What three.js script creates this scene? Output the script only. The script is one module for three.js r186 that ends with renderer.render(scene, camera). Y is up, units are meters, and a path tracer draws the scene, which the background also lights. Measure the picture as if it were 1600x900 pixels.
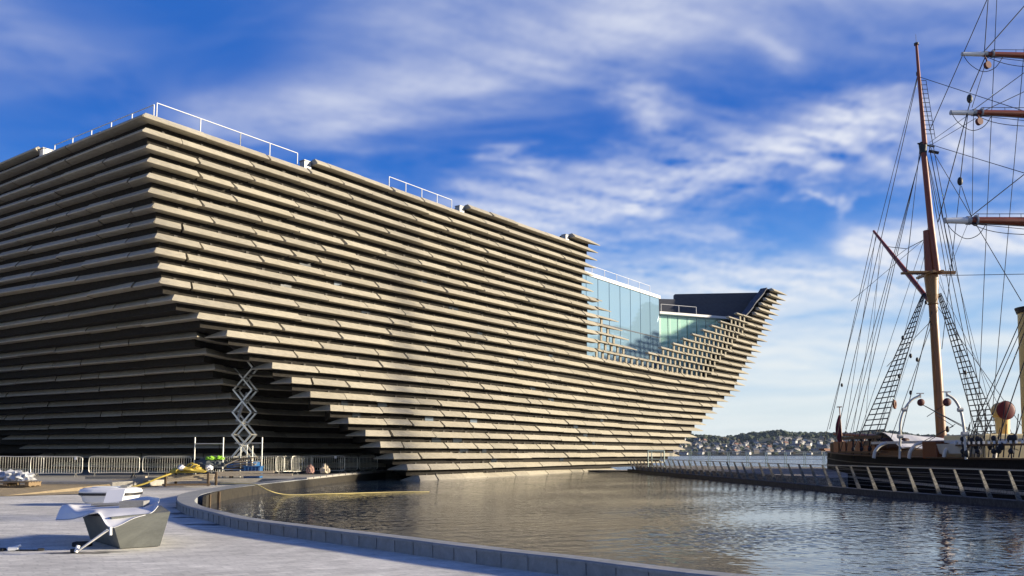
import * as THREE from 'three';
import { mergeGeometries } from 'three/addons/utils/BufferGeometryUtils.js';
import { RoundedBoxGeometry } from 'three/addons/geometries/RoundedBoxGeometry.js';
import { createNoise2D, createNoise3D } from 'simplex-noise';

// ---------------------------------------------------------------- camera, sky, sun, exposure
// X runs right, y up, and depths (called Z below) run away from the camera: world z = -Z.
const scene = new THREE.Scene();
const camera = new THREE.PerspectiveCamera(2 * Math.atan(450 / 1290) * 180 / Math.PI, 16 / 9, 0.1, 20000);
camera.position.set(0, 1.6, 0);
camera.rotation.x = Math.atan(107 / 1290);
camera.setViewOffset(1600, 900, 0, -150, 1600, 900);

const C0 = (r, g, b) => new THREE.Color().setRGB(r, g, b);
function rng(seed) { let s = seed >>> 0; return () => { s = (s + 0x6d2b79f5) | 0; let t = Math.imul(s ^ (s >>> 15), 1 | s); t = (t + Math.imul(t ^ (t >>> 7), 61 | t)) ^ t; return ((t ^ (t >>> 14)) >>> 0) / 4294967296; }; }
const rand = rng(12345);
const R = (a, b) => a + (b - a) * rand();
const n3 = createNoise3D(rng(7)), n2 = createNoise2D(rng(11));
const lerp = (a, b, t) => a + (b - a) * t, clamp = (x, a = 0, b = 1) => Math.min(b, Math.max(a, x)), sstep = (a, b, x) => { const t = clamp((x - a) / (b - a)); return t * t * (3 - 2 * t); };
const SUN_AZ = 0.06, SUN_EL = 12.8 * Math.PI / 180;          // from the right, a touch beyond the picture plane
const sunDir = new THREE.Vector3(Math.cos(SUN_EL) * Math.cos(SUN_AZ), Math.sin(SUN_EL), Math.cos(SUN_EL) * Math.sin(SUN_AZ));

function fbm3(x, y, z, oct) { let s = 0, a = 0.5, f = 1; for (let i = 0; i < oct; i++) { s += a * n3(x * f, y * f, z * f); a *= 0.5; f *= 2.03; } return s; }
// strokes of cirrus: [azimuth, elevation, azimuth, elevation, half width, strength], degrees
const STROKES = [   // last entry 1: textured cloud, 0: smooth veil
  [-20.5, 21.4, -12, 22.4, 1.6, .36, 0], [-12, 22.6, 11, 28.3, 2.1, .50, 0], [-8, 28, 24, 31, 4.0, .34, 0], [12, 30, 38, 27, 3.5, .26, 0],
  [-11, 16.0, 0, 15.4, 1.7, .52, 1], [-1, 16.0, 11, 18.2, 1.5, .72, 1], [10, 18.2, 23, 20.3, 1.9, .95, 1], [22, 20, 36, 17.6, 2.2, .8, 1], [-2, 17.8, 6, 19.2, 1.1, .45, 1],
  [-1.2, 20.3, 1.6, 19.3, .55, .8, 1], [8.6, 24.0, 9.8, 22.2, 1.3, .55, 1], [16.5, 26.2, 18.4, 25, .8, .6, 0], [2, 14.6, 15, 14.9, .7, .4, 1],
  [19, 16.4, 23, 16, .3, .6, 1], [23, 13.6, 40, 12.4, .9, 1.2, 0], [5, 12.8, 20, 12, 1.3, .55, 1], [13, 10.6, 27, 10.8, 1.6, .85, 1], [8, 11, 16, 9.4, 1.3, .55, 1],
  [-40, 24.5, -27, 24, 1.4, .12, 0], [10, 7.4, 26, 7.6, 1, .5, 0], [-70, 18, -38, 24, 4, .3, 0], [38, 20, 80, 26, 5, .45, 1], [36, 9, 90, 11, 3, .5, 1],
];
function strokeAt(az, el, kind) {
  let m = 0;
  for (const [a0, e0, a1, e1, w, s, k] of STROKES) {
    if (k !== kind) continue;
    const dx = a1 - a0, dy = e1 - e0, t = clamp(((az - a0) * dx + (el - e0) * dy) / (dx * dx + dy * dy));
    const px = az - a0 - dx * t, py = el - e0 - dy * t, d2 = (px * px * 0.4 + py * py) / (w * w);
    if (d2 < 6) m = 1 - (1 - m) * (1 - Math.min(.98, s * Math.exp(-d2)));
  }
  return m;
}
const EXPO = 2.2;
const GRAD = [[-90, .10, .11, .12], [-2, .34, .40, .46], [0, .76, .82, .82], [3, .68, .79, .85], [6, .42, .63, .87], [10, .20, .45, .83], [14, .085, .28, .74], [18, .030, .175, .63], [22, .022, .143, .57], [30, .030, .142, .54], [50, .024, .09, .40], [90, .02, .07, .30]];
function buildSky() {
  const W = 2048, H = 1024, data = new Float32Array(W * H * 4);
  for (let j = 0; j < H; j++) {
    const th = ((j + .5) / H - .5) * Math.PI, el = th * 180 / Math.PI, ct = Math.cos(th), sy = Math.sin(th);
    let g = 0; while (g < GRAD.length - 2 && GRAD[g + 1][0] < el) g++;
    const G0 = GRAD[g], G1 = GRAD[g + 1], gt = clamp((el - G0[0]) / (G1[0] - G0[0]));
    const base = [1, 2, 3].map((i) => lerp(G0[i], G1[i], gt));
    for (let i = 0; i < W; i++) {
      const ph = ((i + .5) / W - .5) * 2 * Math.PI, x = Math.cos(ph) * ct, z = Math.sin(ph) * ct, o = (j * W + i) * 4;
      let r = base[0], gg = base[1], b = base[2];
      if (el > -1) {
        const az = Math.atan2(x, -z) * 180 / Math.PI;
        const k = 1 / (Math.max(sy, 0) + .16), cx = x * k, cz = z * k;          // a layer overhead: clouds flatten towards the horizon
        const wx = n3(cx * 1.6, cz * 1.6, 3.1), wz = n3(cx * 1.6 + 9, cz * 1.6, 7.7), wy = n3(cx * 5, cz * 5, 1.3);
        const fine = fbm3(cx * 3.2 + wx * .35 + wy * .08, cz * 9 + wz * .5 + wy * .1, 2.2, 5), wisp = fbm3(cx * 6 + wx * .8, cz * 6 + wz * .9 + wy * .25, 5.5, 5);
        const rx = cx * .94 - cz * .34, rz = cx * .34 + cz * .94, streak = fbm3(rx * 2.4 + wx * .25, rz * 15 + wz * .5, 9.2, 4);
        const det0 = n3(cx * 12, cz * 20, 1.1);
        const veil = strokeAt(az + wx * 1.2, el + wz * .5 + fine * .9, 0), tex = strokeAt(az + wx * 1.4 + wisp * 1.2, el + wz * .5 + wisp * 1.1 + wy * .3 + det0 * .25, 1);
        const outside = sstep(38, 60, Math.abs(az)) * clamp(.12 + .3 * n3(cx * .9, cz * 1.4, 8), 0, 1);
        const det = n3(cx * 22 + wx, cz * 38, 3.3) * .5 + n3(cx * 45, cz * 70 + wz, 6.1) * .35;
        let c = veil * clamp(.85 + .25 * fine + .35 * streak + .10 * wisp + .12 * det, 0, 1.2) + tex * clamp(.66 + .55 * streak + .45 * fine + .30 * wisp + .26 * det, 0, 1.3) + outside * clamp(.4 + fine + .4 * wisp, 0, 1.1) + .05 * clamp(.3 + fine + wisp * .6, 0, 1) * sstep(4, 12, el);
        const low = (1 - sstep(8, 14, el)) * clamp(.48 + .95 * fbm3(cx * .5 + wx * .2, Math.log(Math.max(el, 0) + 2.2) * 6.5 + wz * .3, 4.4, 4), 0, 1) * .95;   // layered bands low down
        c = clamp(1 - (1 - clamp(c, 0, .93)) * (1 - low));
        const hz = sstep(2, 16, el), cr = lerp(.82, .82, hz), cg = lerp(.88, .85, hz), cb = lerp(.89, .94, hz);
        r = lerp(r, cr, c); gg = lerp(gg, cg, c); b = lerp(b, cb, c);
      }
      data[o] = r / EXPO; data[o + 1] = gg / EXPO; data[o + 2] = b / EXPO; data[o + 3] = 1;
    }
  }
  const t = new THREE.DataTexture(data, W, H, THREE.RGBAFormat, THREE.FloatType);
  t.mapping = THREE.EquirectangularReflectionMapping; t.minFilter = t.magFilter = THREE.LinearFilter; t.wrapS = THREE.RepeatWrapping; t.needsUpdate = true;
  return t;
}
const sky = buildSky();
scene.background = sky; scene.environment = sky;
const sun = new THREE.DirectionalLight(new THREE.Color(1, .87, .66), 5);
sun.position.copy(sunDir).multiplyScalar(200); sun.castShadow = true; sun.shadow.radius = 6.5;
sun.shadow.camera.left = sun.shadow.camera.bottom = -130; sun.shadow.camera.right = sun.shadow.camera.top = 130; sun.shadow.camera.far = 500; sun.shadow.mapSize.set(4096, 4096);
scene.add(sun); scene.add(sun.target);
const renderer = new THREE.WebGLRenderer({ antialias: true });
renderer.toneMapping = THREE.LinearToneMapping; renderer.toneMappingExposure = EXPO;
renderer.shadowMap.enabled = true;
scene.fog = new THREE.FogExp2(C0(.48, .62, .85), .00003);

// ---------------------------------------------------------------- helpers
const V = (X, y, Z) => new THREE.Vector3(X, y, -Z);
const used = {};
function numbered(name) { const k = used[name] = (used[name] ?? -1) + 1; return k ? name + '_' + String(k).padStart(3, '0') : name; }
function tag(o, label, category, group) { o.userData = { label, category }; if (group) o.userData.group = group; return o; }
function thing(name, label, category, p = V(0, 0, 0), turn = 0, group) { const o = new THREE.Group(); o.name = numbered(name); o.position.copy(p); o.rotation.y = turn; scene.add(o); return tag(o, label, category, group); }
function mesh(name, geo, m, parent) { const o = new THREE.Mesh(geo, m); o.name = parent === scene ? numbered(name) : name; (parent ?? scene).add(o); return o; }
function struct(name, geo, m) { const o = mesh(name, geo, m, scene); o.userData.kind = 'structure'; return o; }
function clean(g) { g = g.index ? g.toNonIndexed() : g; for (const k of Object.keys(g.attributes)) if (!['position', 'normal', 'uv'].includes(k)) g.deleteAttribute(k); if (!g.attributes.uv) g.setAttribute('uv', new THREE.BufferAttribute(new Float32Array(g.attributes.position.count * 2), 2)); if (!g.attributes.normal) g.computeVertexNormals(); return g; }
const merge = (list) => mergeGeometries(list.map(clean));
const UP = new THREE.Vector3(0, 1, 0);
function bar(a, b, r, r2 = r, seg = 7) { const d = b.clone().sub(a), g = new THREE.CylinderGeometry(r2, r, d.length(), seg, 1); g.applyQuaternion(new THREE.Quaternion().setFromUnitVectors(UP, d.normalize())); g.translate((a.x + b.x) / 2, (a.y + b.y) / 2, (a.z + b.z) / 2); return clean(g); }
function beam(a, b, w, h, up = UP) { // a squared bar from a to b
  const d = b.clone().sub(a), L = d.length(), y = d.clone().normalize(), x = new THREE.Vector3().crossVectors(up, y).normalize(), z = new THREE.Vector3().crossVectors(x, y);
  const g = new THREE.BoxGeometry(w, L, h); boxUV(g, w, L, h); g.applyMatrix4(new THREE.Matrix4().makeBasis(x, y, z)); g.translate((a.x + b.x) / 2, (a.y + b.y) / 2, (a.z + b.z) / 2); return clean(g);
}
function boxUV(g, w, h, d) { const uv = g.attributes.uv, s = [[d, h], [d, h], [w, d], [w, d], [w, h], [w, h]]; for (let i = 0; i < 24; i++) { const q = s[i >> 2]; uv.setXY(i, uv.getX(i) * q[0], uv.getY(i) * q[1]); } return g; }
function box(w, h, d, x = 0, y = 0, z = 0, ry = 0, rx = 0, rz = 0) { const g = boxUV(new THREE.BoxGeometry(w, h, d), w, h, d); if (rx) g.rotateX(rx); if (rz) g.rotateZ(rz); if (ry) g.rotateY(ry); g.translate(x, y, z); return clean(g); }
function rbox(w, h, d, r, x = 0, y = 0, z = 0, ry = 0) { const g = new RoundedBoxGeometry(w, h, d, 2, r); if (ry) g.rotateY(ry); g.translate(x, y, z); return clean(g); }
function tube(pts, r, seg = 24, rad = 5, closed = false) { return clean(new THREE.TubeGeometry(new THREE.CatmullRomCurve3(pts, closed), seg, r, rad, closed)); }
function rope(a, b, r, sag = 0) { if (!sag) return bar(a, b, r, r, 4); const m = a.clone().lerp(b, .5); m.y -= sag; return tube([a, a.clone().lerp(b, .25).setY(lerp(a.y, b.y, .25) - sag * .75), m, a.clone().lerp(b, .75).setY(lerp(a.y, b.y, .75) - sag * .75), b], r, 12, 4); }
function solid(quads) { // flat faces from corner lists (Vector3), uv in metres
  const pos = [], uv = [];
  for (const q of quads) {
    const e1 = q[1].clone().sub(q[0]), n = e1.clone().cross(q[q.length - 1].clone().sub(q[0])), u = e1.clone().normalize(), v = n.clone().normalize().cross(u);
    const P = (p) => { const d = p.clone().sub(q[0]); pos.push(p.x, p.y, p.z); uv.push(d.dot(u) + q[0].x, d.dot(v) + q[0].y); };
    for (let i = 1; i < q.length - 1; i++) { P(q[0]); P(q[i]); P(q[i + 1]); }
  }
  const g = new THREE.BufferGeometry(); g.setAttribute('position', new THREE.Float32BufferAttribute(pos, 3)); g.setAttribute('uv', new THREE.Float32BufferAttribute(uv, 2)); g.computeVertexNormals(); return g;
}
function prism(pts, y0, y1) { // pts: [X, Z] outline; a solid between two heights
  const area = pts.reduce((s, p, i) => { const q = pts[(i + 1) % pts.length]; return s + p[0] * q[1] - q[0] * p[1]; }, 0);
  const P = area > 0 ? pts.slice() : pts.slice().reverse();
  const sh = new THREE.Shape(P.map(([x, z]) => new THREE.Vector2(x, z)));
  const g = new THREE.ExtrudeGeometry(sh, { depth: y1 - y0, bevelEnabled: false }); g.rotateX(-Math.PI / 2); g.translate(0, y0, 0); return clean(g); // shape (X, Z) -> (X, y, -Z)
}
function sheet(pts, y, holes = []) { const sh = new THREE.Shape(pts.map(([x, z]) => new THREE.Vector2(x, z))); for (const h of holes) sh.holes.push(new THREE.Path(h.map(([x, z]) => new THREE.Vector2(x, z)))); const g = new THREE.ShapeGeometry(sh); g.rotateX(-Math.PI / 2); g.translate(0, y, 0); return clean(g); }
const C = (r, g, b) => new THREE.Color().setRGB(r, g, b);
function dtex(N, f, srgb = true, rx = 1, ry = rx, M = N) { // computed texture, f(x, y) in pixels -> [r, g, b] in 0..1
  const d = new Uint8Array(N * M * 4);
  for (let y = 0; y < M; y++) for (let x = 0; x < N; x++) { const c = f(x, y), o = (y * N + x) * 4; d[o] = clamp(c[0]) * 255; d[o + 1] = clamp(c[1]) * 255; d[o + 2] = clamp(c[2]) * 255; d[o + 3] = 255; }
  const t = new THREE.DataTexture(d, N, M); t.wrapS = t.wrapT = THREE.RepeatWrapping; t.magFilter = THREE.LinearFilter; t.minFilter = THREE.LinearMipmapLinearFilter; t.generateMipmaps = true; if (srgb) t.colorSpace = THREE.SRGBColorSpace; t.repeat.set(rx, ry); t.needsUpdate = true; return t;
}
// tileable noise: simplex on a torus
const n4cache = createNoise3D(rng(99));
function tile(x, y, N, f) { const a = x / N * 2 * Math.PI, b = y / N * 2 * Math.PI, r = f / (2 * Math.PI); return n4cache(Math.cos(a) * r + 3 * Math.cos(b) * r * .9, Math.sin(a) * r + 1.7, Math.sin(b) * r + Math.cos(b) * r * .35); }
const white = rng(5);
function std(color, rough = .8, extra = {}) { return new THREE.MeshStandardMaterial({ color, roughness: rough, metalness: 0, ...extra }); }
const grit = dtex(256, (x, y) => { const v = .90 + .05 * tile(x, y, 256, 6) + .03 * tile(x, y, 256, 23) + .06 * (white() - .5); return [v, v, v]; }, true, .5);
const gritBump = dtex(256, () => { const v = white(); return [v, v, v]; }, false, 1.2);
const rust = dtex(256, (x, y) => { const v = .75 + .2 * tile(x, y, 256, 9) + .12 * tile(x, y, 256, 31) + .06 * (white() - .5); return [v, v * .97, v * .93]; }, true, .7);
const woodTex = dtex(256, (x, y) => { const v = .72 + .2 * Math.sin(x * .42 + 5 * tile(x, y, 256, 3)) * .5 + .12 * tile(x * 4, y, 256, 12) + .06 * (white() - .5); return [v, v * .95, v * .88]; }, true, 2, .6);

const M = {
  clad: [C(.415, .378, .298), C(.385, .350, .275), C(.445, .408, .325), C(.405, .37, .30), C(.36, .33, .265)].map((c) => std(c, .92, { map: grit, bumpMap: gritBump, bumpScale: .0015 })),
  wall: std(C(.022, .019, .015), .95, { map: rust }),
  bracket: std(C(.05, .045, .04), .8),
  dark: std(C(.015, .015, .018), .9),
  slate: std(C(.075, .08, .10), .8, { map: grit }),
  whiteMetal: std(C(.62, .62, .615), .45), greyMetal: std(C(.30, .31, .32), .5, { metalness: .3 }),
  galv: std(C(.62, .61, .55), .38, { metalness: .75 }), galvDull: std(C(.36, .36, .34), .5, { metalness: .6 }),
  glassBlue: new THREE.MeshPhysicalMaterial({ color: C(.31, .48, .62), roughness: .03, metalness: .2, ior: 1.75, transmission: .5, thickness: 0 }),
  glassClear: new THREE.MeshPhysicalMaterial({ color: C(.86, .97, .93), roughness: .02, transmission: 1, thickness: 0 }),
  darkGlass: std(C(.02, .025, .03), .08), paneGrey: std(C(.12, .15, .19), .1), blind: std(C(.75, .77, .74), .8), interior: std(C(.20, .30, .36), .8),
  granite: std(C(.155, .165, .158), .75, { map: grit, bumpMap: gritBump, bumpScale: .002 }),
  kerb: [C(.30, .312, .315), C(.285, .298, .304), C(.315, .322, .325)].map((c) => std(c, .85, { map: grit, bumpMap: gritBump, bumpScale: .003 })),
  concrete: std(C(.24, .225, .20), .9, { map: grit, bumpMap: gritBump, bumpScale: .004 }),
  rim: std(C(.38, .36, .32), .9, { map: grit }), wetwall: std(C(.06, .055, .045), .5, { map: rust }),
  timber: std(C(.40, .31, .20), .8, { map: woodTex }), timberPale: std(C(.68, .64, .55), .7, { map: woodTex }), timberDark: std(C(.20, .15, .10), .85, { map: woodTex }),
  yellow: std(C(.40, .30, .05), .7), yellowPipe: std(C(.55, .45, .18), .5), blue: std(C(.02, .16, .48), .6, { map: rust }), hivis: std(C(.26, .52, .04), .8), netting: std(C(.07, .08, .09), .95),
  plastic: new THREE.MeshPhysicalMaterial({ color: C(.40, .41, .43), roughness: .3, clearcoat: .5 }),
  whiteSheet: std(C(.66, .66, .67), .5), slab: std(C(.26, .26, .26), .85, { map: grit }), black: std(C(.012, .012, .014), .6), strap: std(C(.75, .75, .74), .7),
  hull: new THREE.MeshPhysicalMaterial({ color: C(.014, .0145, .019), roughness: .8, specularIntensity: .25, map: rust }), hullBrown: std(C(.10, .04, .022), .6, { map: woodTex }), stripe: std(C(.55, .52, .47), .6, { map: rust }),
  mastBrown: std(C(.44, .205, .075), .45, { map: woodTex }), spar: std(C(.38, .09, .038), .45, { map: woodTex }), sparOchre: std(C(.45, .26, .09), .5, { map: woodTex }), sparWhite: std(C(.74, .73, .70), .5),
  rope: std(C(.018, .02, .028), .9), ropePale: std(C(.24, .21, .16), .9), block: std(C(.10, .02, .016), .7), davit: std(C(.55, .52, .46), .5), cream: std(C(.62, .50, .26), .6), buff: std(C(.62, .42, .13), .5), maroon: std(C(.12, .004, .014), .5),
  tarp: std(C(.52, .52, .54), .85), orange: std(C(.30, .085, .02), .6, { map: woodTex }), flagCloth: std(C(.09, .012, .025), .95),
};

// ---------------------------------------------------------------- the museum's shape: courses of cladding at level heights, each a line in plan
const S = .68, Hk = (k) => 1.6 + (23.95 - k) * S;             // height of the upper face edge of course k (1 = parapet at the corner, 26 = at the water)
const UU = [-12, 0, 10.5, 18, 26, 36, 47, 62, 74], HH = [-1.6, 0, 3, 6, 10, 15, 20];
const WW = [[1.2, 1.2, .3, -1, -2.8, -5.2, -7, -8, -8], [-.8, -.5, .1, -.6, -2, -3.2, -4.2, -3.4, -3.2], [-.6, -.5, 0, -.5, -1.7, -2.6, -3.2, -2.3, -2], [-.3, -.25, -.2, -.5, -1.2, -2.1, -2.5, -1.4, -1], [-.2, -.3, -.3, -.2, .1, -.2, -.6, -.35, 0], [-.15, -.1, -.25, -.1, .1, .3, .5, .8, 1.2], [-.1, -.1, -.25, 0, .2, .5, .9, 1.5, 2.1]];
function interp(x, xs, ys) { if (x <= xs[0]) return ys[0]; for (let i = 1; i < xs.length; i++) if (x <= xs[i]) { const t = (x - xs[i - 1]) / (xs[i] - xs[i - 1]); return ys[i - 1] + (ys[i] - ys[i - 1]) * t; } return ys[ys.length - 1]; }
function smoothRow(u, row) { return (interp(u - 3.5, UU, row) + 2 * interp(u, UU, row) + interp(u + 3.5, UU, row)) / 4; }
const wOf = (u, h) => interp(h - 1.6, HH, WW.map((row) => smoothRow(u, row)));
function FP(u, h, off = 0) { const w = wOf(u, h) + off; return [-10.4 + .6 * u + .8 * w, 45.3 + .8 * u - .6 * w]; }
const UC = [-10.6, -10.6, -10.4, -10.3, -10.3, -10.2, -10, -9.9, -9.8, -9.8, -9.6, -9.5, -8.8, -7.5, -5.9, -4.6, -3.1, -1.8, -.5, .9, 2.2, 3.5, 4.6, 5.6, 6.4, 7.2];
const uc = (k) => UC[Math.max(1, k) - 1];
const TIP = { '-5': 71.1, '-4': 71, '-3': 69.9, '-2': 69.4, '-1': 69.3, 0: 68.3, 1: 67.9, 2: 67.8, 3: 67, 4: 67.1, 5: 65.9, 6: 66.1, 7: 65.1, 8: 65, 9: 64.3, 10: 63.9, 11: 63.7, 12: 63.4, 13: 62.6, 14: 61.5, 15: 60.1, 16: 59.4, 17: 58.1, 18: 57.7, 19: 56.2, 20: 55.9, 21: 54.8, 22: 54, 23: 53.1, 24: 52.4, 25: 51.6, 26: 42 };
const SOLID_L = { '-5': 67.1, '-4': 66.4, '-3': 65.5, '-2': 64.5, '-1': 63.8, 0: 62.9, 1: 61.8, 2: 60.8, 3: 60.1, 4: 59.3, 5: 58.5, 6: 57.9, 7: 57.1, 8: 56.3, 9: 55.2, 10: 54.9, 11: 54.3 };
const LAT_R = { 1: 58.1, 2: 56, 3: 54.1, 4: 52.2, 5: 50.3, 6: 48.2, 7: 46.2, 8: 44.2, 9: 41.7, 10: 39.4 };
const LAT_L = { 5: 29.5, 6: 31, 7: 32.4, 8: 33.2, 9: 34.5, 10: 36.5, 11: 38 };
const MAIN_END = { '-2': 28.9, '-1': 28.7, 0: 28.5, 1: 28.4, 2: 28.1, 3: 28, 4: 28, 5: 28.9, 6: 28.9, 7: 28.9, 8: 28.9, 9: 29, 10: 29.2, 11: 29.6 };
// left facade: points on each course seen at the picture's left, and where the lower courses turn into the cave
const LFT = (k) => k <= 11 ? [-25.45, 42.9] : [[-26.0, 44.2], [-26.7, 45.4], [-27.6, 47], [-28.6, 48.8], [-29.5, 50.4], [-30.6, 52.3], [-31.5, 53.9], [-32.5, 55.8], [-33.5, 57.6], [-34.6, 59.6], [-35.6, 61.4], [-36.6, 63.2], [-37.6, 65], [-38.6, 66.8], [-39.6, 68.6]][k - 12];
const KINK = (k) => [-15.95 + .03 * (k - 15), 41.3 + 1.24 * (k - 15)];
const corner = (k) => FP(uc(k), Hk(k));

// a line in plan from left to right with a running parameter; offset points are mitred
function makeLine(pts) { // pts: [X, Z, p]
  const n = pts.length, dir = []; for (let i = 0; i < n - 1; i++) { const dx = pts[i + 1][0] - pts[i][0], dz = pts[i + 1][1] - pts[i][1], l = Math.hypot(dx, dz); dir.push([dx / l, dz / l]); }
  const nor = dir.map(([x, z]) => [z, -x]);
  const q = pts.map((_, i) => { const a = nor[Math.max(0, i - 1)], b = nor[Math.min(n - 2, i)], s = [a[0] + b[0], a[1] + b[1]], d = s[0] * a[0] + s[1] * a[1]; return [s[0] / d, s[1] / d]; });
  const at = (p, off = 0) => { let i = 0; while (i < n - 2 && pts[i + 1][2] < p) i++; const t = (p - pts[i][2]) / (pts[i + 1][2] - pts[i][2]); return [0, 1].map((c) => lerp(pts[i][c] + q[i][c] * off, pts[i + 1][c] + q[i + 1][c] * off, t)); };
  return { pts, at, off: (o) => pts.map((P, i) => [P[0] + q[i][0] * o, P[1] + q[i][1] * o]), p0: pts[0][2], p1: pts[n - 1][2] };
}
function rightPts(k, end) { const u0 = uc(k), out = []; const N = Math.max(2, Math.ceil((end - u0) / 3)); for (let i = 0; i <= N; i++) { const u = lerp(u0, end, i / N); out.push([...FP(u, Hk(k)), u]); } return out; }
const LINES = {};                                               // k -> { full } or { left, right }
for (let k = -5; k <= 26; k++) {
  const c = corner(k), R_ = rightPts(k, TIP[k] + 3), L = LFT(Math.max(1, k));
  if (k <= 14) { const l = Math.hypot(L[0] - c[0], L[1] - c[1]), d = [(L[0] - c[0]) / l, (L[1] - c[1]) / l]; LINES[k] = { full: makeLine([[c[0] + d[0] * 45, c[1] + d[1] * 45, uc(k) - 45], ...R_]) }; }
  else {
    const K = KINK(k), l = Math.hypot(L[0] - K[0], L[1] - K[1]), d = [(L[0] - K[0]) / l, (L[1] - K[1]) / l], gap = Math.hypot(c[0] - K[0], c[1] - K[1]);
    const apex = [lerp(K[0], c[0], .5) + gap * .15, lerp(K[1], c[1], .5) + gap * .95 + 1.5], mid = [lerp(K[0], apex[0], .35) - gap * .12, lerp(K[1], apex[1], .55)], mid2 = [lerp(mid[0], apex[0], .5) - gap * .03, lerp(mid[1], apex[1], .62)];
    const a1 = Math.hypot(mid[0] - K[0], mid[1] - K[1]), a2 = Math.hypot(mid2[0] - mid[0], mid2[1] - mid[1]), a3 = Math.hypot(apex[0] - mid2[0], apex[1] - mid2[1]);
    LINES[k] = { left: makeLine([[K[0] + d[0] * 45, K[1] + d[1] * 45, -45], [...K, 0], [...mid, a1], [...mid2, a1 + a2], [...apex, a1 + a2 + a3]]), right: makeLine([[c[0] + d[0] * 2.2, c[1] + d[1] * 2.2, uc(k) - 2.2], ...R_]), apex };
  }
}
const museum = thing('museum_building', 'large modern museum clad in stacked horizontal concrete fins, ship-like prow over the pool', 'building');
// solid walls, course by course
{
  const g = [], WO = -.25, back = [[20, 101.6], [-10, 99], [-45, 88], [-66, 74]];
  for (let k = 1; k <= 26; k++) {
    const y1 = Hk(k) - .02, y0 = k === 26 ? -2 : Hk(k + 1) - .02, Ln = LINES[k];
    const endU = k >= 12 ? TIP[k] - 1.6 : MAIN_END[k] - .9, cut = (line) => { const o = line.off(WO), r = []; line.pts.forEach((p, i) => { if (p[2] < endU) r.push(o[i]); }); r.push(line.at(endU, WO)); return r; };
    let front;
    if (Ln.full) front = cut(Ln.full); else { const A = Ln.left.off(WO), B = cut(Ln.right); B.shift(); front = [...A, ...B]; }
    const e = front[front.length - 1];
    const rest = k >= 12 ? [[Math.min(e[0], 22) - 1, Math.max(e[1], 95)], [-10, 94], [-45, 84], [-62, 72]] : [[e[0] - 7 * .8, e[1] + 7 * .6], [-13, 83], [-40, 80], [-58, 66]];
    g.push(prism([...front, ...rest], y0, y1));
  }
  // parapets above the roof line, and the prow walls
  const slabU = (k, a, b, o0 = -.25, o1 = -1.25, top = Hk(k) - .02) => { const P = [], Q = []; const N = Math.max(1, Math.ceil((b - a) / 3)); for (let i = 0; i <= N; i++) { const u = lerp(a, b, i / N); P.push(FP(u, Hk(k), o0)); Q.push(FP(u, Hk(k), o1)); } return prism([...P, ...Q.reverse()], Hk(k + 1) - .02, top); };
  g.push(slabU(0, -.7, 27.6)); g.push(slabU(-1, 12.6, 27.8)); g.push(slabU(-2, 25.3, 28));
  { const Ln = LINES[0].full, a = uc(0) - 45, b = uc(0) - 10.2; g.push(prism([Ln.at(a, -.25), Ln.at(b, -.25), Ln.at(b, -1.3), Ln.at(a, -1.3)], Hk(1) - .02, Hk(0) - .02)); }
  for (let k = -5; k <= 11; k++) g.push(slabU(k, SOLID_L[k] + .1, TIP[k] - 1.6, -.25, -1.2));
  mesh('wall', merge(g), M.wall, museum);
  // far wall of the prow, seen from inside
  const fw = [];
  for (let k = -5; k <= 11; k++) { const t = FP(TIP[k] - 1.7, Hk(k), -1.2), lean = (Hk(k) - Hk(-5)) * .28; fw.push(prism([[t[0], t[1]], [20.3, 101.6 + lean], [20.3, 102.6 + lean], [t[0] + .4, t[1] + 1.0]], Hk(k + 1) - .02, Hk(k) - .02)); if (k >= -4) fw.push(prism([[20.3, 101.6 + lean], [13, 100.5 + lean], [13, 101.5 + lean], [20.3, 102.6 + lean]], Hk(k + 1) - .02, Hk(k) - .02)); }
  mesh('prow_inner_wall', merge(fw), M.slate, museum);
  const cop = []; for (let k = -5; k < 1; k++) { const a = FP(SOLID_L[k] - .1, Hk(k), -.9), b = FP(SOLID_L[k + 1] - .1, Hk(k + 1), -.9); cop.push(beam(V(a[0], Hk(k) + .05, a[1]), V(b[0], Hk(k + 1) + .05, b[1]), .9, .14)); }
  mesh('prow_coping', merge(cop), M.slate, museum);
}
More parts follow.
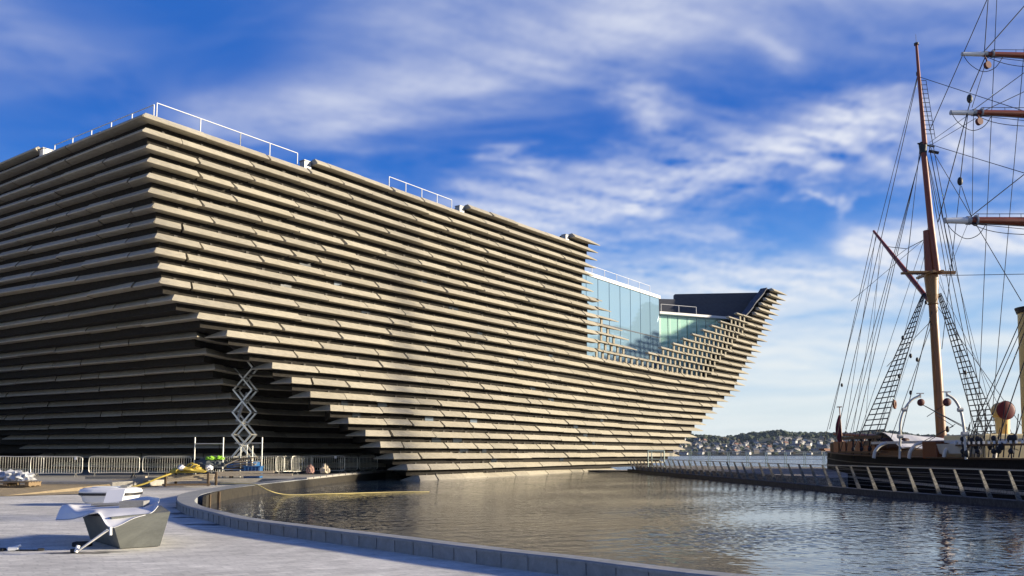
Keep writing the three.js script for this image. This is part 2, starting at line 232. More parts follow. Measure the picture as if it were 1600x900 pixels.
// cladding planks
const camP = new THREE.Vector3(0, 1.6, 0);
{
  const PROFILE = [[-.30, -.01], [0, 0], [.36, -.315], [.34, -.365], [-.30, -.335]], THIN = [[-.35, -.02], [0, 0], [.34, -.20], [.32, -.255], [-.35, -.16]];
  const list = [];
  function plank(line, a, b, y, o = {}) {
    const prof = o.thin ? THIN : PROFILE, dv = o.dy ?? 0, din = o.din ?? 0;
    const ring = (p, taper) => prof.map(([off, v]) => { const q = line.at(p + taper * Math.max(off, -.1), off + din); return V(q[0], y + v + dv, q[1]); });
    const A = ring(a, o.ta ?? 0), B = ring(b, o.tb ?? 0), n = prof.length, quads = [];
    for (let i = 0; i < n; i++) { const j = (i + 1) % n; quads.push([A[i], B[i], B[j], A[j]]); }
    quads.push(A.slice(), B.slice().reverse());
    const g = solid(quads);
    const uvs = g.attributes.uv, ps = g.attributes.position; const off = R(0, 40); for (let i = 0; i < uvs.count; i++) uvs.setXY(i, uvs.getX(i) + off, uvs.getY(i) + off * .37);
    const c = A[1].clone().lerp(B[2], .5), d = c.distanceTo(camP), ratio = Math.abs(c.x / c.z);
    list.push({ g, size: ratio < .70 ? A[1].distanceTo(B[1]) / d / d : 0 });
  }
  // cut a span into planks at random joints, always breaking at the sharp corner
  function run(line, a, b, y, o = {}) {
    const breaks = [a]; let p = a;
    const stops = (o.stops ?? []).filter((s) => s > a + .2 && s < b - .2).concat([b]);
    for (const st of stops) {
      p += R(.6, 1) * R(1.2, 4);
      while (p < st - 1.1) { breaks.push(p); p += R(1.7, 4.3); }
      breaks.push(st); p = st;
    }
    let din = R(-.03, .03), dy = R(-.02, .02);
    for (let i = 0; i < breaks.length - 1; i++) {
      const s0 = breaks[i], s1 = breaks[i + 1], sharp = (o.stops ?? []);
      const leftSide = s1 <= (o.stops?.[0] ?? -99) || line.p0 < -40 && line.p1 < 30, gw = leftSide ? .03 : .085, wide = rand() < .45, g0 = i && !sharp.includes(s0) ? (wide ? gw : .012) : 0, g1 = i < breaks.length - 2 && !sharp.includes(s1) ? (rand() < .45 ? gw : .012) : 0;
      if (i && !sharp.includes(s0)) { din = R(-.045, .045); dy = R(-.025, .025); }
      plank(line, s0 + g0, s1 - g1, y, { thin: o.thin, ta: i ? (wide ? .12 : 0) : o.ta ?? 0, tb: i < breaks.length - 2 ? 0 : o.tb ?? 0, din, dy });
    }
  }
  for (let k = -5; k <= 26; k++) {
    const y = Hk(k), T = 3, Lk = LINES[k], line = Lk.full ?? Lk.right, te = TIP[k] - .36 * T;
    const endAt = (e) => e - .36 * T;
    if (k <= 11) run(line, SOLID_L[k], te, y, { tb: T, ta: -.5 });
    if (k >= 1 && k <= 10) run(line, LAT_R[k], SOLID_L[k] + .25, y, { thin: true, ta: -1.5 });
    if (k === 11) run(line, 29.7, SOLID_L[k] + .25, y, { thin: true });
    if (k >= 5 && k <= 10) run(line, MAIN_END[k] - .1, endAt(LAT_L[k]), y, { thin: true, tb: T });
    const stops = [uc(k)];
    if (k === -2) run(line, 25.2, endAt(28.9), y, { tb: T, ta: -.3 });
    else if (k === -1) run(line, 12.5, endAt(28.7), y, { tb: T, ta: -.3 });
    else if (k === 0) { run(line, -.8, endAt(28.5), y, { tb: T, ta: -.3 }); run(line, uc(0) - 34, uc(0) - 10.2, y, { tb: .6 }); }
    else if (k >= 1 && k <= 4) run(line, uc(k) - 34, endAt(MAIN_END[k]), y, { tb: T, stops });
    else if (k >= 5 && k <= 11) run(line, uc(k) - 34, MAIN_END[k] - .1, y, { stops });
    else if (k >= 12 && k <= 14) run(line, uc(k) - 34, te, y, { tb: T, stops });
    else if (k >= 15) {
      run(line, uc(k) - .42, te, y, { ta: -2.6, tb: T, stops });
      const a = k >= 25 ? -22.7 : k === 24 ? -23.6 : k === 23 ? -24.5 : k === 22 ? -25.6 : -38;
      run(Lk.left, a, Lk.left.p1, y, { stops: Lk.left.pts.slice(1, -1).map((p) => p[2]), ta: k >= 22 ? -2.5 : 0 });
    }
  }
  list.sort((a, b) => b.size - a.size);
  list.slice(0, 300).forEach((e) => mesh('cladding_plank', e.g, M.clad[Math.floor(rand() * 5)], museum));
  for (let m = 0; m < 5; m++) { const rest = list.slice(300).filter((_, i) => i % 5 === m); if (rest.length) mesh('far_cladding', merge(rest.map((e) => e.g)), M.clad[m], museum).userData.kind = 'stuff'; }
  // fins that hold the open lattice
  const fins = [], finAt = (k, u, side) => { const q = FP(u, Hk(k), 0), d = 1; const n = [.8, -.6]; const a = [q[0] - n[0] * .12, q[1] - n[1] * .12], b = [q[0] + n[0] * .08, q[1] + n[1] * .08]; const A = V(lerp(a[0], b[0], .5), Hk(k + 1) - .06, lerp(a[1], b[1], .5)), B = A.clone().setY(Hk(k) - .16); const g = box(.2, B.y - A.y, .13, 0, 0, 0); g.rotateY(Math.atan2(.6, .8)); g.translate(A.x, (A.y + B.y) / 2, A.z); fins.push(g); };
  for (let u = 29.9; u < 54; u += 1.12) for (let k = 1; k <= 11; k++) {
    const left = LAT_L[k] !== undefined && u < LAT_L[k] - 1.6, right = LAT_R[k] !== undefined && u > LAT_R[k] + .2 && u < SOLID_L[k] + .3;
    if (left || right || (k === 11 && u > 29)) finAt(k, u);
  }
  for (let u = 54.6; u < 61; u += 1.12) for (let k = 1; k <= 11; k++) if (u > LAT_R[k] + .2 && u < SOLID_L[k] + .3) finAt(k, u);
  mesh('lattice_fin', merge(fins), M.clad[1], museum).userData.kind = 'stuff';
  // fixing brackets on the upper edges
  const br = [];
  for (let k = 2; k <= 26; k++) { const line = LINES[k].full ?? LINES[k].right, end = k >= 12 ? TIP[k] - 2 : MAIN_END[k] - 1; for (let u = uc(k) + R(.5, 1.5); u < Math.min(end, 48); u += R(.8, 2.2)) { const q = line.at(u, -.1), w = R(.08, .22); br.push(box(w, R(.07, .13), .1, q[0], Hk(k) + .04, -q[1], .93)); } }
  mesh('fixing_bracket', merge(br), M.bracket, museum).userData.kind = 'stuff';
}
// small windows between the courses
{
  const spots = [[19, 1.8], [19, 4.6], [20, 2.6], [20, 8.6], [20, 13.2], [22, 9.2], [22, 11.3], [23, 12], [23, 14.6], [24, 15.8], [8, -1.4], [9, 1.1], [10, -2.6], [11, 3.2], [9, 11], [11, 14], [7, 8], [16, 21], [17, 24], [20, 29], [21, 31], [22, 33], [19, 34], [24, 27], [13, 19], [12, 23]];
  const lit = new Set([4, 3, 11]);
  spots.forEach(([k, u], i) => { const line = LINES[k].full ?? LINES[k].right, a = line.at(u, -.25), b = line.at(u + R(.5, 1), -.25), y = Hk(k) - S * .5 - .2; mesh('window', beam(V(a[0], y, a[1]), V(b[0], y, b[1]), .06, .27), lit.has(i) ? M.paneGrey : M.darkGlass, museum); });
}
// glazed pavilion in the dip
{
  const pav = (u, w) => [-10.4 + .6 * u + .8 * w, 45.3 + .8 * u - .6 * w], y0 = Hk(12), y1 = 17.85 + 1.6;
  const W0 = -7, us = [25.4]; for (let u = 27.6; u < 54; u += 2.25) us.push(u); us.push(54.6);
  const split = y0 + (y1 - y0) * .5;
  for (let i = 0; i < us.length - 1; i++) for (const [a, b] of [[y0, split - .05], [split + .05, y1 - .35]]) { const p = pav(us[i] + .05, W0), q = pav(us[i + 1] - .05, W0); mesh('glass_pane', beam(V(...[p[0], (a + b) / 2, p[1]]), V(q[0], (a + b) / 2, q[1]), .05, b - a), M.glassBlue, museum); }
  const fr = []; for (const u of us) { const p = pav(u, W0 - .05); fr.push(beam(V(p[0], y0, p[1]), V(p[0], y1 - .3, p[1]), .09, .09)); }
  { const p = pav(25.4, W0), q = pav(54.6, W0); fr.push(beam(V(p[0], split, p[1]), V(q[0], split, q[1]), .1, .1)); }
  mesh('glazing_bar', merge(fr), M.slate, museum);
  const core = [pav(24, W0 - 2.5), pav(52.6, W0 - 2.5), pav(52.6, -20), pav(24, -20)]; mesh('pavilion_core', prism(core, y0, y1 - .4), M.interior, museum);
  mesh('pavilion_roof', prism([pav(24, W0 + .15), pav(54.75, W0 + .15), pav(54.75, -20.2), pav(24, -20.2)], y1 - .35, y1), M.whiteMetal, museum);
  const side = []; const yb = y0; for (const [w0, w1] of [[-7.05, -10], [-10.05, -13]]) { const p = pav(54.6, w0), q = pav(54.6, w1); side.push(beam(V(p[0], (yb + y1 - .35) / 2, p[1]), V(q[0], (yb + y1 - .35) / 2, q[1]), .05, y1 - .35 - yb)); }
  mesh('glass_pane', merge(side), M.glassBlue, museum);
  // the lower, white framed glass wall to its right
  const A = [17.0, 93.6], B = [25.6, 97.4], ty = 17.62, N = 7;
  for (let i = 0; i < N; i++) { const p = [lerp(A[0], B[0], (i + .04) / N), lerp(A[1], B[1], (i + .04) / N)], q = [lerp(A[0], B[0], (i + .96) / N), lerp(A[1], B[1], (i + .96) / N)]; mesh('glass_pane', beam(V(p[0], (y0 + ty) / 2, p[1]), V(q[0], (y0 + ty) / 2, q[1]), .05, ty - y0 - .4), M.glassClear, museum); mesh('window_blind', beam(V(p[0] - .2, (y0 + ty) / 2, p[1] + .5), V(q[0] - .2, (y0 + ty) / 2, q[1] + .5), .04, ty - y0 - .6), M.blind, museum); const m = V(lerp(A[0], B[0], i / N), y0, lerp(A[1], B[1], i / N)); mesh('glazing_bar', beam(m, m.clone().setY(ty - .2), .1, .12), M.whiteMetal, museum); }
  mesh('roof_slab', prism([[A[0] - .1, A[1] - .25], [B[0] + 2.6, B[1] + .9], [B[0] + 2, B[1] + 3], [A[0] - 1, A[1] + 4]], ty - .2, ty + .08), M.whiteMetal, museum);
  const rl = (pts, yy, h, n, name) => { const rail = mesh(name, merge(pts.slice(1).map((p, i) => bar(V(pts[i][0], yy + h, pts[i][1]), V(p[0], yy + h, p[1]), .024))), M.whiteMetal, museum); pts.slice(1).forEach((p, i) => { for (let j = 0; j <= n; j++) { const t = j / n, x = lerp(pts[i][0], p[0], t), z = lerp(pts[i][1], p[1], t); mesh('post', bar(V(x, yy - .1, z), V(x, yy + h, z), .028), M.whiteMetal, rail); } }); };
  rl([[17.2, 94.2], [21.7, 96.2]], ty, 1.05, 2, 'roof_railing');
  rl([pav(41, -7.6), pav(53.6, -7.6)], y1, 1.05, 5, 'roof_railing');
  // railings along the main roof
  const line = LINES[1].full, q = (u, o) => line.at(u, o), h1 = Hk(1);
  rl([q(-10.45, -1.0), q(-4.9, -1.0)], h1, 1.1, 2, 'roof_railing'); rl([q(-4.9, -1.0), q(-1.2, -1.0)], h1, 1.1, 2, 'roof_railing');
  rl([q(uc(1) - 9.6, -.9), q(uc(1) - .08, -1.0)], h1, 1.0, 5, 'roof_railing');
  rl([FP(6, Hk(0), -1), FP(12, Hk(0), -1)], Hk(0), 1.05, 4, 'roof_railing');
  const pb = (p, y, m) => { const o = new THREE.Group(); o.name = 'parapet_box'; o.position.copy(V(p[0], y, p[1])); o.rotation.y = .93; museum.add(o); mesh('casing', rbox(.5, .5, .42, .03, 0, .25, 0), m, o); mesh('lid', rbox(.56, .05, .48, .015, 0, .525, 0), M.greyMetal, o); };
  pb(q(-1.15, -.35), h1 - .05, M.greyMetal); pb(FP(12.1, Hk(0), -.35), Hk(0) - .05, M.greyMetal); pb(FP(24.8, Hk(-1), -.35), Hk(-1) - .05, M.greyMetal); pb(q(uc(1) - 9.7, -.3), h1 - .05, M.whiteMetal);
}
// ---------------------------------------------------------------- ground, pool, river
const POOL_SLOPE = .042;
const KERB = [[13.5, 3.4], [9.5, 4.0], [7.2, 6.1], [4.7, 7.75], [2.95, 8.9], [1.95, 9.62], [.67, 10.96], [0, 11.55], [-.96, 12.5], [-2.1, 13.7], [-3.3, 14.87], [-4.25, 15.85], [-5.0, 16.6], [-5.85, 17.6], [-7, 19.35], [-8.15, 21.1], [-9.3, 23.2], [-10.15, 25.2], [-10.95, 27.5], [-11.3, 30.5], [-11.35, 34], [-11.1, 37.6], [-10.9, 41]];
const kerbCurve = new THREE.CatmullRomCurve3(KERB.map(([x, z]) => new THREE.Vector3(x, 0, z)));
const kerbPts = kerbCurve.getSpacedPoints(150), kerbTan = kerbPts.map((_, i) => kerbCurve.getTangentAt(i / 150));
const kerbIn = (i, o) => { const t = kerbTan[i]; return [kerbPts[i].x + t.z * o, kerbPts[i].z - t.x * o]; };
const RIM = [[-9.5, 25.6], [-10.05, 27.8], [-10.4, 30.8], [-10.45, 33.9], [-10.25, 37.6], [-10.1, 41.3], [-9.75, 48.3], [-8.6, 56]];
const FARL = [[17.3, 12], [16.9, 18], [15.6, 25.2], [14.85, 29.5], [14.1, 33.5], [13.3, 42], [12.3, 52.7], [11.2, 64], [10.3, 74]];
const kin = kerbPts.map((_, i) => kerbIn(i, .2));
{
  const poolOutline = [...kin, [-10.4, 52], [-8, 62], [2, 76], [9.6, 75], ...FARL.slice().reverse().map(([x, z]) => [x + .2, z]), [16.5, 6]];
  // paving: pale grey granite setts in bands, with damp patches and scuffs
  const N = 2048, span = 40, wet = [[-5.9, 18.6, 1.5, .34], [-6.95, 13.35, .55, .16], [-6.5, 13.5, .3, .1], [-8.6, 22, .5, .5], [-8.1, 20.6, .35, .25], [-9.3, 24.2, .7, .5], [-3.9, 16.3, .5, .1], [-11, 24, 1.2, .12], [1.2, 10.6, .4, .08]];
  const pave = dtex(N, (px, py) => {
    const X = px / N * span - 26, Z = py / N * span, a = .62, ax = X * Math.cos(a) + Z * Math.sin(a), az = -X * Math.sin(a) + Z * Math.cos(a);
    const row = Math.floor(az / .2), fx = ax / .34 + (row % 2) * .5 + .31 * Math.sin(row * 12.9), col = Math.floor(fx), jx = Math.abs(fx - col - .5), jz = Math.abs(az / .2 - row - .5);
    const h = Math.sin(col * 127.1 + row * 311.7) * 43758.5453, tone = (h - Math.floor(h) - .5) * .055;
    let v = .775 + tone + .05 * n2(X * .25, Z * .35) + .045 * n2(X * 1.1, Z * 1.7) + .035 * n2(X * 4, Z * 9) + (white() - .5) * .06;
    const joint = Math.max(sstep(.46, .5, jx), sstep(.44, .5, jz)); v -= joint * .10; if (h - Math.floor(h) > .93) v -= .06; const tyre = Math.abs(n2(X * .18 + 7, Z * .18)); if (tyre < .035) v -= .05 * (1 - tyre / .035) * (.5 + .5 * n2(X * 2, Z * 2));
    const scuff = n2(X * .6 + 40, Z * 2.8); if (scuff > .55) v += (scuff - .55) * .22;
    for (const [wx, wz, rx, rz] of wet) { const e = Math.hypot((X - wx) / rx, (Z - wz) / rz) + .25 * n2(X * 3, Z * 5); if (e < 1.1) v *= lerp(.52, 1, sstep(.7, 1.1, e)); }
    return [v, v * .985, v * .94];
  }, true, 1 / span, 1 / span);
  pave.offset.set(26 / span, 0);
  const sheetM = std(C(1, 1, 1), .85, { map: pave, bumpMap: gritBump, bumpScale: .004 });
  const hole = poolOutline;
  const outer = [[-160, -60], [60, -60], [60, 2], [17.9, 2], [17.9, 20], [16.4, 26], [14.6, 40], [12.9, 55], [11.4, 76], [-20, 96], [-160, 110]];
  struct('plaza', sheet(outer, 0, [hole]), sheetM);
  const side = []; for (let i = 3; i < 10; i++) { const [x0, z0] = outer[i], [x1, z1] = outer[i + 1]; side.push(solid([[V(x0, 0, z0), V(x1, 0, z1), V(x1, -6, z1), V(x0, -6, z0)]])); }
  struct('quay_wall', merge(side), M.concrete);
  // pool water: wind ripples, rougher in some patches than in others
  const WN = 1024, wr = rng(31), wt = new Float32Array(WN * WN);
  const tab = (f) => Float32Array.from({ length: WN }, (_, i) => f(i / WN * 2 * Math.PI));
  for (let i = 0; i < 110; i++) { const m = 22 + Math.pow(wr(), 1.2) * 200, a = (wr() - .5) * 2.6 + 1.2, kx = Math.round(m * Math.cos(a)), ky = Math.round(m * Math.sin(a)), ph = wr() * 6.28, am = 1 / Math.pow(Math.hypot(kx, ky) + 14, 1.15); const cx = tab((t) => Math.cos(kx * t + ph)), sx = tab((t) => Math.sin(kx * t + ph)), cy = tab((t) => Math.cos(ky * t)), sy = tab((t) => Math.sin(ky * t)); for (let y = 0; y < WN; y++) { const o = y * WN, c = cy[y] * am, q = sy[y] * am; for (let x = 0; x < WN; x++) wt[o + x] += cx[x] * c - sx[x] * q; } }
  const gust = (x, y) => { const u = x / WN * 2 * Math.PI, v = y / WN * 2 * Math.PI; return .75 + .35 * Math.sin(u + 2 * v + 1) * Math.sin(2 * u - v) + .25 * Math.sin(3 * v + Math.sin(2 * u)); };
  let ms = 0; for (let y = 0; y < WN; y += 3) for (let x = 0; x < WN; x += 3) { const d = wt[y * WN + (x + 1) % WN] - wt[y * WN + x]; ms += d * d; } const rms = Math.sqrt(ms / Math.pow(WN / 3, 2));
  const ripple = (slope, rep) => dtex(WN, (x, y) => { const g = slope / rms * gust(x, y), h = wt[y * WN + x], dx = (wt[y * WN + (x + 1) % WN] - h) * g, dy = (wt[((y + 1) % WN) * WN + x] - h) * g, l = 1 / Math.sqrt(1 + dx * dx + dy * dy); return [.5 - dx * l * .5, .5 - dy * l * .5, .5 + l * .5]; }, false, rep);
  const water = new THREE.MeshPhysicalMaterial({ color: C(.014, .030, .058), roughness: .04, ior: 1.34, normalMap: ripple(POOL_SLOPE, 1 / 24) });
  struct('pool_water', sheet(hole, -.1), water);
  const river = new THREE.MeshPhysicalMaterial({ color: C(.018, .035, .075), roughness: .15, ior: 1.33, normalMap: ripple(.22, 1 / 140) });
  struct('river', sheet([[-9000, 60], [9000, 60], [9000, 9000], [-9000, 9000]], -4.2), river);
  struct('dock_water', sheet([[11, 0], [60, 0], [60, 60], [11, 60]], -4.19), river);
  // raised ledge at the foot of the museum
  struct('ledge', prism([[-75, 34.2], [-17.6, 36.6], [-16.9, 40.6], [-12.5, 41.6], [-10.6, 41.2], ...RIM.slice(5), [-8, 62], [-30, 74], [-75, 78]], -1, .30), M.rim);
  struct('sand_bed', solid([[V(-75, .02, 28.6), V(-18.6, .02, 30.4), V(-17.7, .22, 36.7), V(-75, .22, 34.3)], [V(-18.6, .02, 30.4), V(-15.8, .015, 32.2), V(-16.9, .015, 40.6), V(-17.7, .22, 36.7)]]), std(C(.40, .315, .195), .95, { map: grit, bumpMap: gritBump, bumpScale: .02 }));
}
// pool edge: kerb stones
{
  const kerb = thing('pool_kerb', 'low curving grey granite kerb around the near edge of the pool', 'kerb');
  let i = 0; const step = 2.2;
  const L = kerbCurve.getLength(), n = Math.round(L / .5);
  const P = (t, o, y) => { const p = kerbCurve.getPointAt(t), g = kerbCurve.getTangentAt(t); return V(p.x + g.z * o, y, p.z - g.x * o); };
  for (let s = 0; s < n; s++) {
    const g = .0022 / L, t0 = s / n + g, t1 = (s + 1) / n - g, wd = (t) => lerp(.30, .85, sstep(.55, .8, t)), h = lerp(.23, .31, sstep(.66, .98, t0)), c = .012;
    const ring = (t) => { const w = wd(t); return [P(t, 0, -.12), P(t, 0, h - .045), P(t, -.015, h - .045), P(t, -.015, h - c), P(t, c, h), P(t, w - c, h), P(t, w, h - c), P(t, w, -.6)]; };
    const A = ring(t0), B = ring(t1), q = []; for (let k = 0; k < A.length; k++) { const j = (k + 1) % A.length; q.push([A[k], A[j], B[j], B[k]]); } q.push(A.slice().reverse(), B);
    mesh('kerb_stone', solid(q), M.kerb[Math.floor(rand() * 3)], kerb);
  }
  // far rim, rough where its coping is missing
  const rim = thing('pool_coping', 'pale stone coping along the far left rim of the pool below the barriers', 'coping');
  const rc = new THREE.CatmullRomCurve3(RIM.map(([x, z]) => new THREE.Vector3(x, 0, z))), m = 24;
  for (let s = 12; s < m; s++) { const a = rc.getPointAt(s / m + .002), b = rc.getPointAt((s + 1) / m - .002); mesh('coping_stone', beam(V(a.x - .28, .33, a.z), V(b.x - .28, .33, b.z), .62, R(.07, .09)), M.rim, rim); }
  const wall = []; for (let s = 0; s < m; s++) { const a = rc.getPointAt(s / m), b = rc.getPointAt((s + 1) / m); wall.push(beam(V(a.x + .04, -.3, a.z), V(b.x + .04, -.3, b.z), .1, 1.14)); }
  mesh('basin_wall', merge(wall), M.wetwall, rim);
  const t0 = rc.getPointAt(.02); for (const z of [26.5, 28.4]) mesh('basin_post', box(.07, .5, .07, interp(z, [25.6, 27.8, 30.8], [-9.42, -9.93, -10.28]), .02, -z), M.timberDark, rim);
}
// balustrade on the pool's far wall
{
  const bl = thing('pool_balustrade', 'leaning metal fin balustrade on the dark far wall of the pool', 'balustrade');
  const c = new THREE.CatmullRomCurve3(FARL.map(([x, z]) => new THREE.Vector3(x, 0, z))), L = c.getLength();
  const base = [], rail = [], n = 60;
  for (let i = 0; i < n; i++) { const a = c.getPointAt(i / n), b = c.getPointAt((i + 1) / n); base.push(beam(V(a.x + .22, -.33, a.z), V(b.x + .22, -.33, b.z), .46, .90)); rail.push(beam(V(a.x - .02, 1.05, a.z), V(b.x - .02, 1.05, b.z), .09, .035)); }
  mesh('wall_base', merge(base), std(C(.06, .064, .075), .7, { map: rust }), bl); mesh('top_rail', merge(rail), M.galvDull, bl);
  const finM = std(C(.28, .275, .255), .55, { map: rust });
  for (let s = .6; s < L - .4; s += 1.22) {
    const p = c.getPointAt(s / L), t = c.getTangentAt(s / L), nx = -t.z, nz = t.x;   // nx: towards the ship
    const Q = (o, y, e) => V(p.x - nx * o * -1 + t.x * e, y, p.z - nz * o * -1 + t.z * e), sgn = nx > 0 ? 1 : -1;
    const q = (o, y, e) => Q(o * sgn, y, e), w = .022;
    const A = [q(.25, .11, -w), q(.42, .11, -w), q(.03, 1.03, -w), q(-.05, 1.03, -w)], B = [q(.25, .11, w), q(.42, .11, w), q(.03, 1.03, w), q(-.05, 1.03, w)];
    mesh('fin', solid([A, B.slice().reverse(), [A[0], B[0], B[1], A[1]], [A[1], B[1], B[2], A[2]], [A[2], B[2], B[3], A[3]], [A[3], B[3], B[0], A[0]]]), finM, bl);
  }
  const wires = []; for (let k = 1; k <= 5; k++) { const y = .13 + k * .15, o = lerp(.36, 0, k / 6); for (let i = 0; i < 30; i++) { const a = c.getPointAt(i / 30), b = c.getPointAt((i + 1) / 30); wires.push(bar(V(a.x + o, y, a.z), V(b.x + o, y, b.z), .005, .005, 3)); } }
  mesh('wire', merge(wires), M.galvDull, bl);
  struct('quay_deck', prism([[10.95, 73.5], [11.85, 64], [12.9, 52.7], [13.9, 42], [14.5, 38], [15.6, 38.6], [18.6, 46], [24.9, 66.5], [12, 74.5]], -5, .44), std(C(.33, .32, .305), .9, { map: rust, bumpMap: gritBump, bumpScale: .01 }));
  const rr = thing('quay_railing', 'pale green metal railing with paired posts at the river edge beside the ship', 'railing');
  const A = [12.4, 66.2], B = [24.9, 66.2], yb = .44, h = 1.2, post = std(C(.42, .52, .46), .5);
  for (let i = 0; i <= 8; i++) { const x = lerp(B[0], A[0], i / 8.2); const p = mesh('post', merge([box(.045, h, .05, x - .07, yb + h / 2, -66.2), box(.045, h, .05, x + .07, yb + h / 2, -66.2), box(.3, .03, .2, x, yb + .02, -66.2)]), post, rr); }
  mesh('rail', merge([bar(V(A[0], yb + h, 66.2), V(B[0], yb + h, 66.2), .03), bar(V(A[0], yb + .62, 66.2), V(B[0], yb + .62, 66.2), .018)]), M.galvDull, rr);
  const gt = thing('metal_gate', 'small pale metal frame gate at the museum end of the river railing', 'gate');
  mesh('frame', merge([bar(V(11.0, .44, 67), V(11.0, 1.75, 67), .05), bar(V(12.3, .44, 67), V(12.3, 1.75, 67), .05), bar(V(11, 1.72, 67), V(12.3, 1.72, 67), .05), bar(V(11.3, .44, 67), V(11.3, 1.7, 67), .035), bar(V(12.05, .44, 67), V(12.05, 1.7, 67), .035), bar(V(11, 1.05, 67), V(12.3, 1.05, 67), .035)]), post, gt);
}
// ---------------------------------------------------------------- far shore
{
  const ridge = (X) => 34 + 7 * n2(X / 420, 3.3) + 5 * n2(X / 130, 9.1) + (X > 60 && X < 240 ? 0 : 0);
  const hillY = (X, Z) => { const t = (Z - 1500) / 450; return -5 + (ridge(X) + 5) * sstep(-.12, 1.02, t) + 1.6 * n2(X / 60, Z / 60) * clamp(t * 3); };
  const nx = 150, nz = 26, pos = [], uv = [], idx = []; for (let j = 0; j <= nz; j++) for (let i = 0; i <= nx; i++) { const X = lerp(-2600, 2900, i / nx), Z = 1480 + 900 * j / nz; pos.push(X, Z > 1950 ? hillY(X, 1950) + 2 * n2(X / 80, Z / 80) : hillY(X, Z), -Z); uv.push(X / 40, Z / 40); }
  for (let j = 0; j < nz; j++) for (let i = 0; i < nx; i++) { const a = j * (nx + 1) + i, b = a + 1, c = a + nx + 1, d = c + 1; idx.push(a, b, d, a, d, c); }
  const g = new THREE.BufferGeometry(); g.setAttribute('position', new THREE.Float32BufferAttribute(pos, 3)); g.setAttribute('uv', new THREE.Float32BufferAttribute(uv, 2)); g.setIndex(idx); g.computeVertexNormals();
  struct('hills', g, std(C(.055, .075, .045), .95, { map: rust }));
  const blobs = []; for (let v = 0; v < 3; v++) { const b = new THREE.IcosahedronGeometry(1, 2), p = b.attributes.position; for (let i = 0; i < p.count; i++) { const d = 1 + .28 * n3(p.getX(i) * 1.7 + v * 9, p.getY(i) * 1.7, p.getZ(i) * 1.7) + .15 * n3(p.getX(i) * 4.5, p.getY(i) * 4.5 + v * 5, p.getZ(i) * 4.5); p.setXYZ(i, p.getX(i) * d, p.getY(i) * d, p.getZ(i) * d); } b.computeVertexNormals(); blobs.push(b); }
  const wood = blobs.map((b, v) => { const n = v ? 1500 : 1700, m = new THREE.InstancedMesh(b, std(C(1, 1, 1), .95), n); m.name = numbered(v ? 'woodland' : 'garden_trees'); m.userData.kind = 'stuff'; scene.add(m); return m; });
  const mt = new THREE.Matrix4(), qt = new THREE.Quaternion(), ax = new THREE.Vector3(0, 1, 0);
  wood.forEach((m, v) => { for (let i = 0; i < m.count; i++) { const Z = v ? lerp(1850, 1990, Math.sqrt(rand())) : lerp(1505, 1880, rand()), X = v ? lerp(-1400, 1600, rand()) : lerp(-900, 1400, rand()), s = v ? R(4.5, 8) : R(2.2, 5); qt.setFromAxisAngle(ax, rand() * 6.28); mt.compose(new THREE.Vector3(X, hillY(X, Math.min(Z, 1950)) + s * .45, -Z), qt, new THREE.Vector3(s * R(.9, 1.4), s * R(.75, 1.15), s)); m.setMatrixAt(i, mt); const k = R(.6, 1.25), w = rand() < .12 ? 1.7 : 1; m.setColorAt(i, C(.042 * k * w, .056 * k, .030 * k)); } });
  // houses: four kinds, each one placed on its own
  const walls = [std(C(.56, .555, .53), .85), std(C(.30, .26, .21), .9), std(C(.45, .41, .34), .9), std(C(.24, .19, .155), .9)], roofs = [std(C(.11, .11, .125), .8), std(C(.20, .10, .07), .85), std(C(.15, .14, .14), .85)];
  const protos = [];
  function makeHouse(w, d, h, rh, wm, rm) {
    const o = new THREE.Group(); o.name = numbered('house');
    mesh('wall', box(w, h + 4, d, 0, h / 2 - 2, 0), wm, o);
    const e = .5, q = [V(-w / 2 - e, h - .1, d / 2 + e), V(w / 2 + e, h - .1, d / 2 + e), V(w / 2 + e, h - .1, -d / 2 - e), V(-w / 2 - e, h - .1, -d / 2 - e), V(-w / 2 - e, h + rh, 0), V(w / 2 + e, h + rh, 0)];
    const rf = mesh('roof', solid([[q[3], q[2], q[5], q[4]], [q[1], q[0], q[4], q[5]], [q[0], q[3], q[4]], [q[2], q[1], q[5]], [q[0], q[1], q[2], q[3]]]), rm, o);
    mesh('chimney', box(1, 2.4, 1.2, w * .38, h + rh, 0), M.concrete, rf);
    const wn = []; for (let f = 0; f < (h > 5 ? 2 : 1); f++) for (let i = 0; i < 3; i++) wn.push(box(1.3, 1.4, .12, (i - 1) * w * .3, 1.7 + f * 2.7, d / 2)); mesh('window', merge(wn), M.darkGlass, o);
    return o;
  }
  const kinds = [[9, 7, 5.2, 3, 0, 0], [11, 8, 5.6, 3.2, 1, 0], [14, 8, 3.2, 3, 0, 2], [8, 7, 5.4, 3.4, 2, 1], [18, 9, 6, 3.2, 3, 0], [10, 8, 3.2, 2.8, 2, 0]];
  const kindText = ['white two storey house with a dark pitched roof on the far shore', 'brown stone house with a dark pitched roof on the far shore', 'low white cottage with a grey roof on the far shore', 'cream house with a reddish roof on the far shore', 'long brown terrace with a dark roof on the far shore', 'low cream bungalow with a dark roof on the far shore'];
  kinds.forEach((k) => protos.push(makeHouse(k[0], k[1], k[2], k[3], walls[k[4]], roofs[k[5]])));
  const placed = new Set(), spots = []; let guard = 0;
  while (spots.length < 250 && guard++ < 6000) {
    const Z = lerp(1510, 1800, Math.pow(rand(), .9)), X = Z * lerp(.19, .66, rand()); if (Z > 1740 && n2(X / 70, 5) > -.1) continue;
    if (spots.some(([x, z]) => Math.abs(x - X) < 11 && Math.abs(z - Z) < 14)) continue; spots.push([X, Z]);
  }
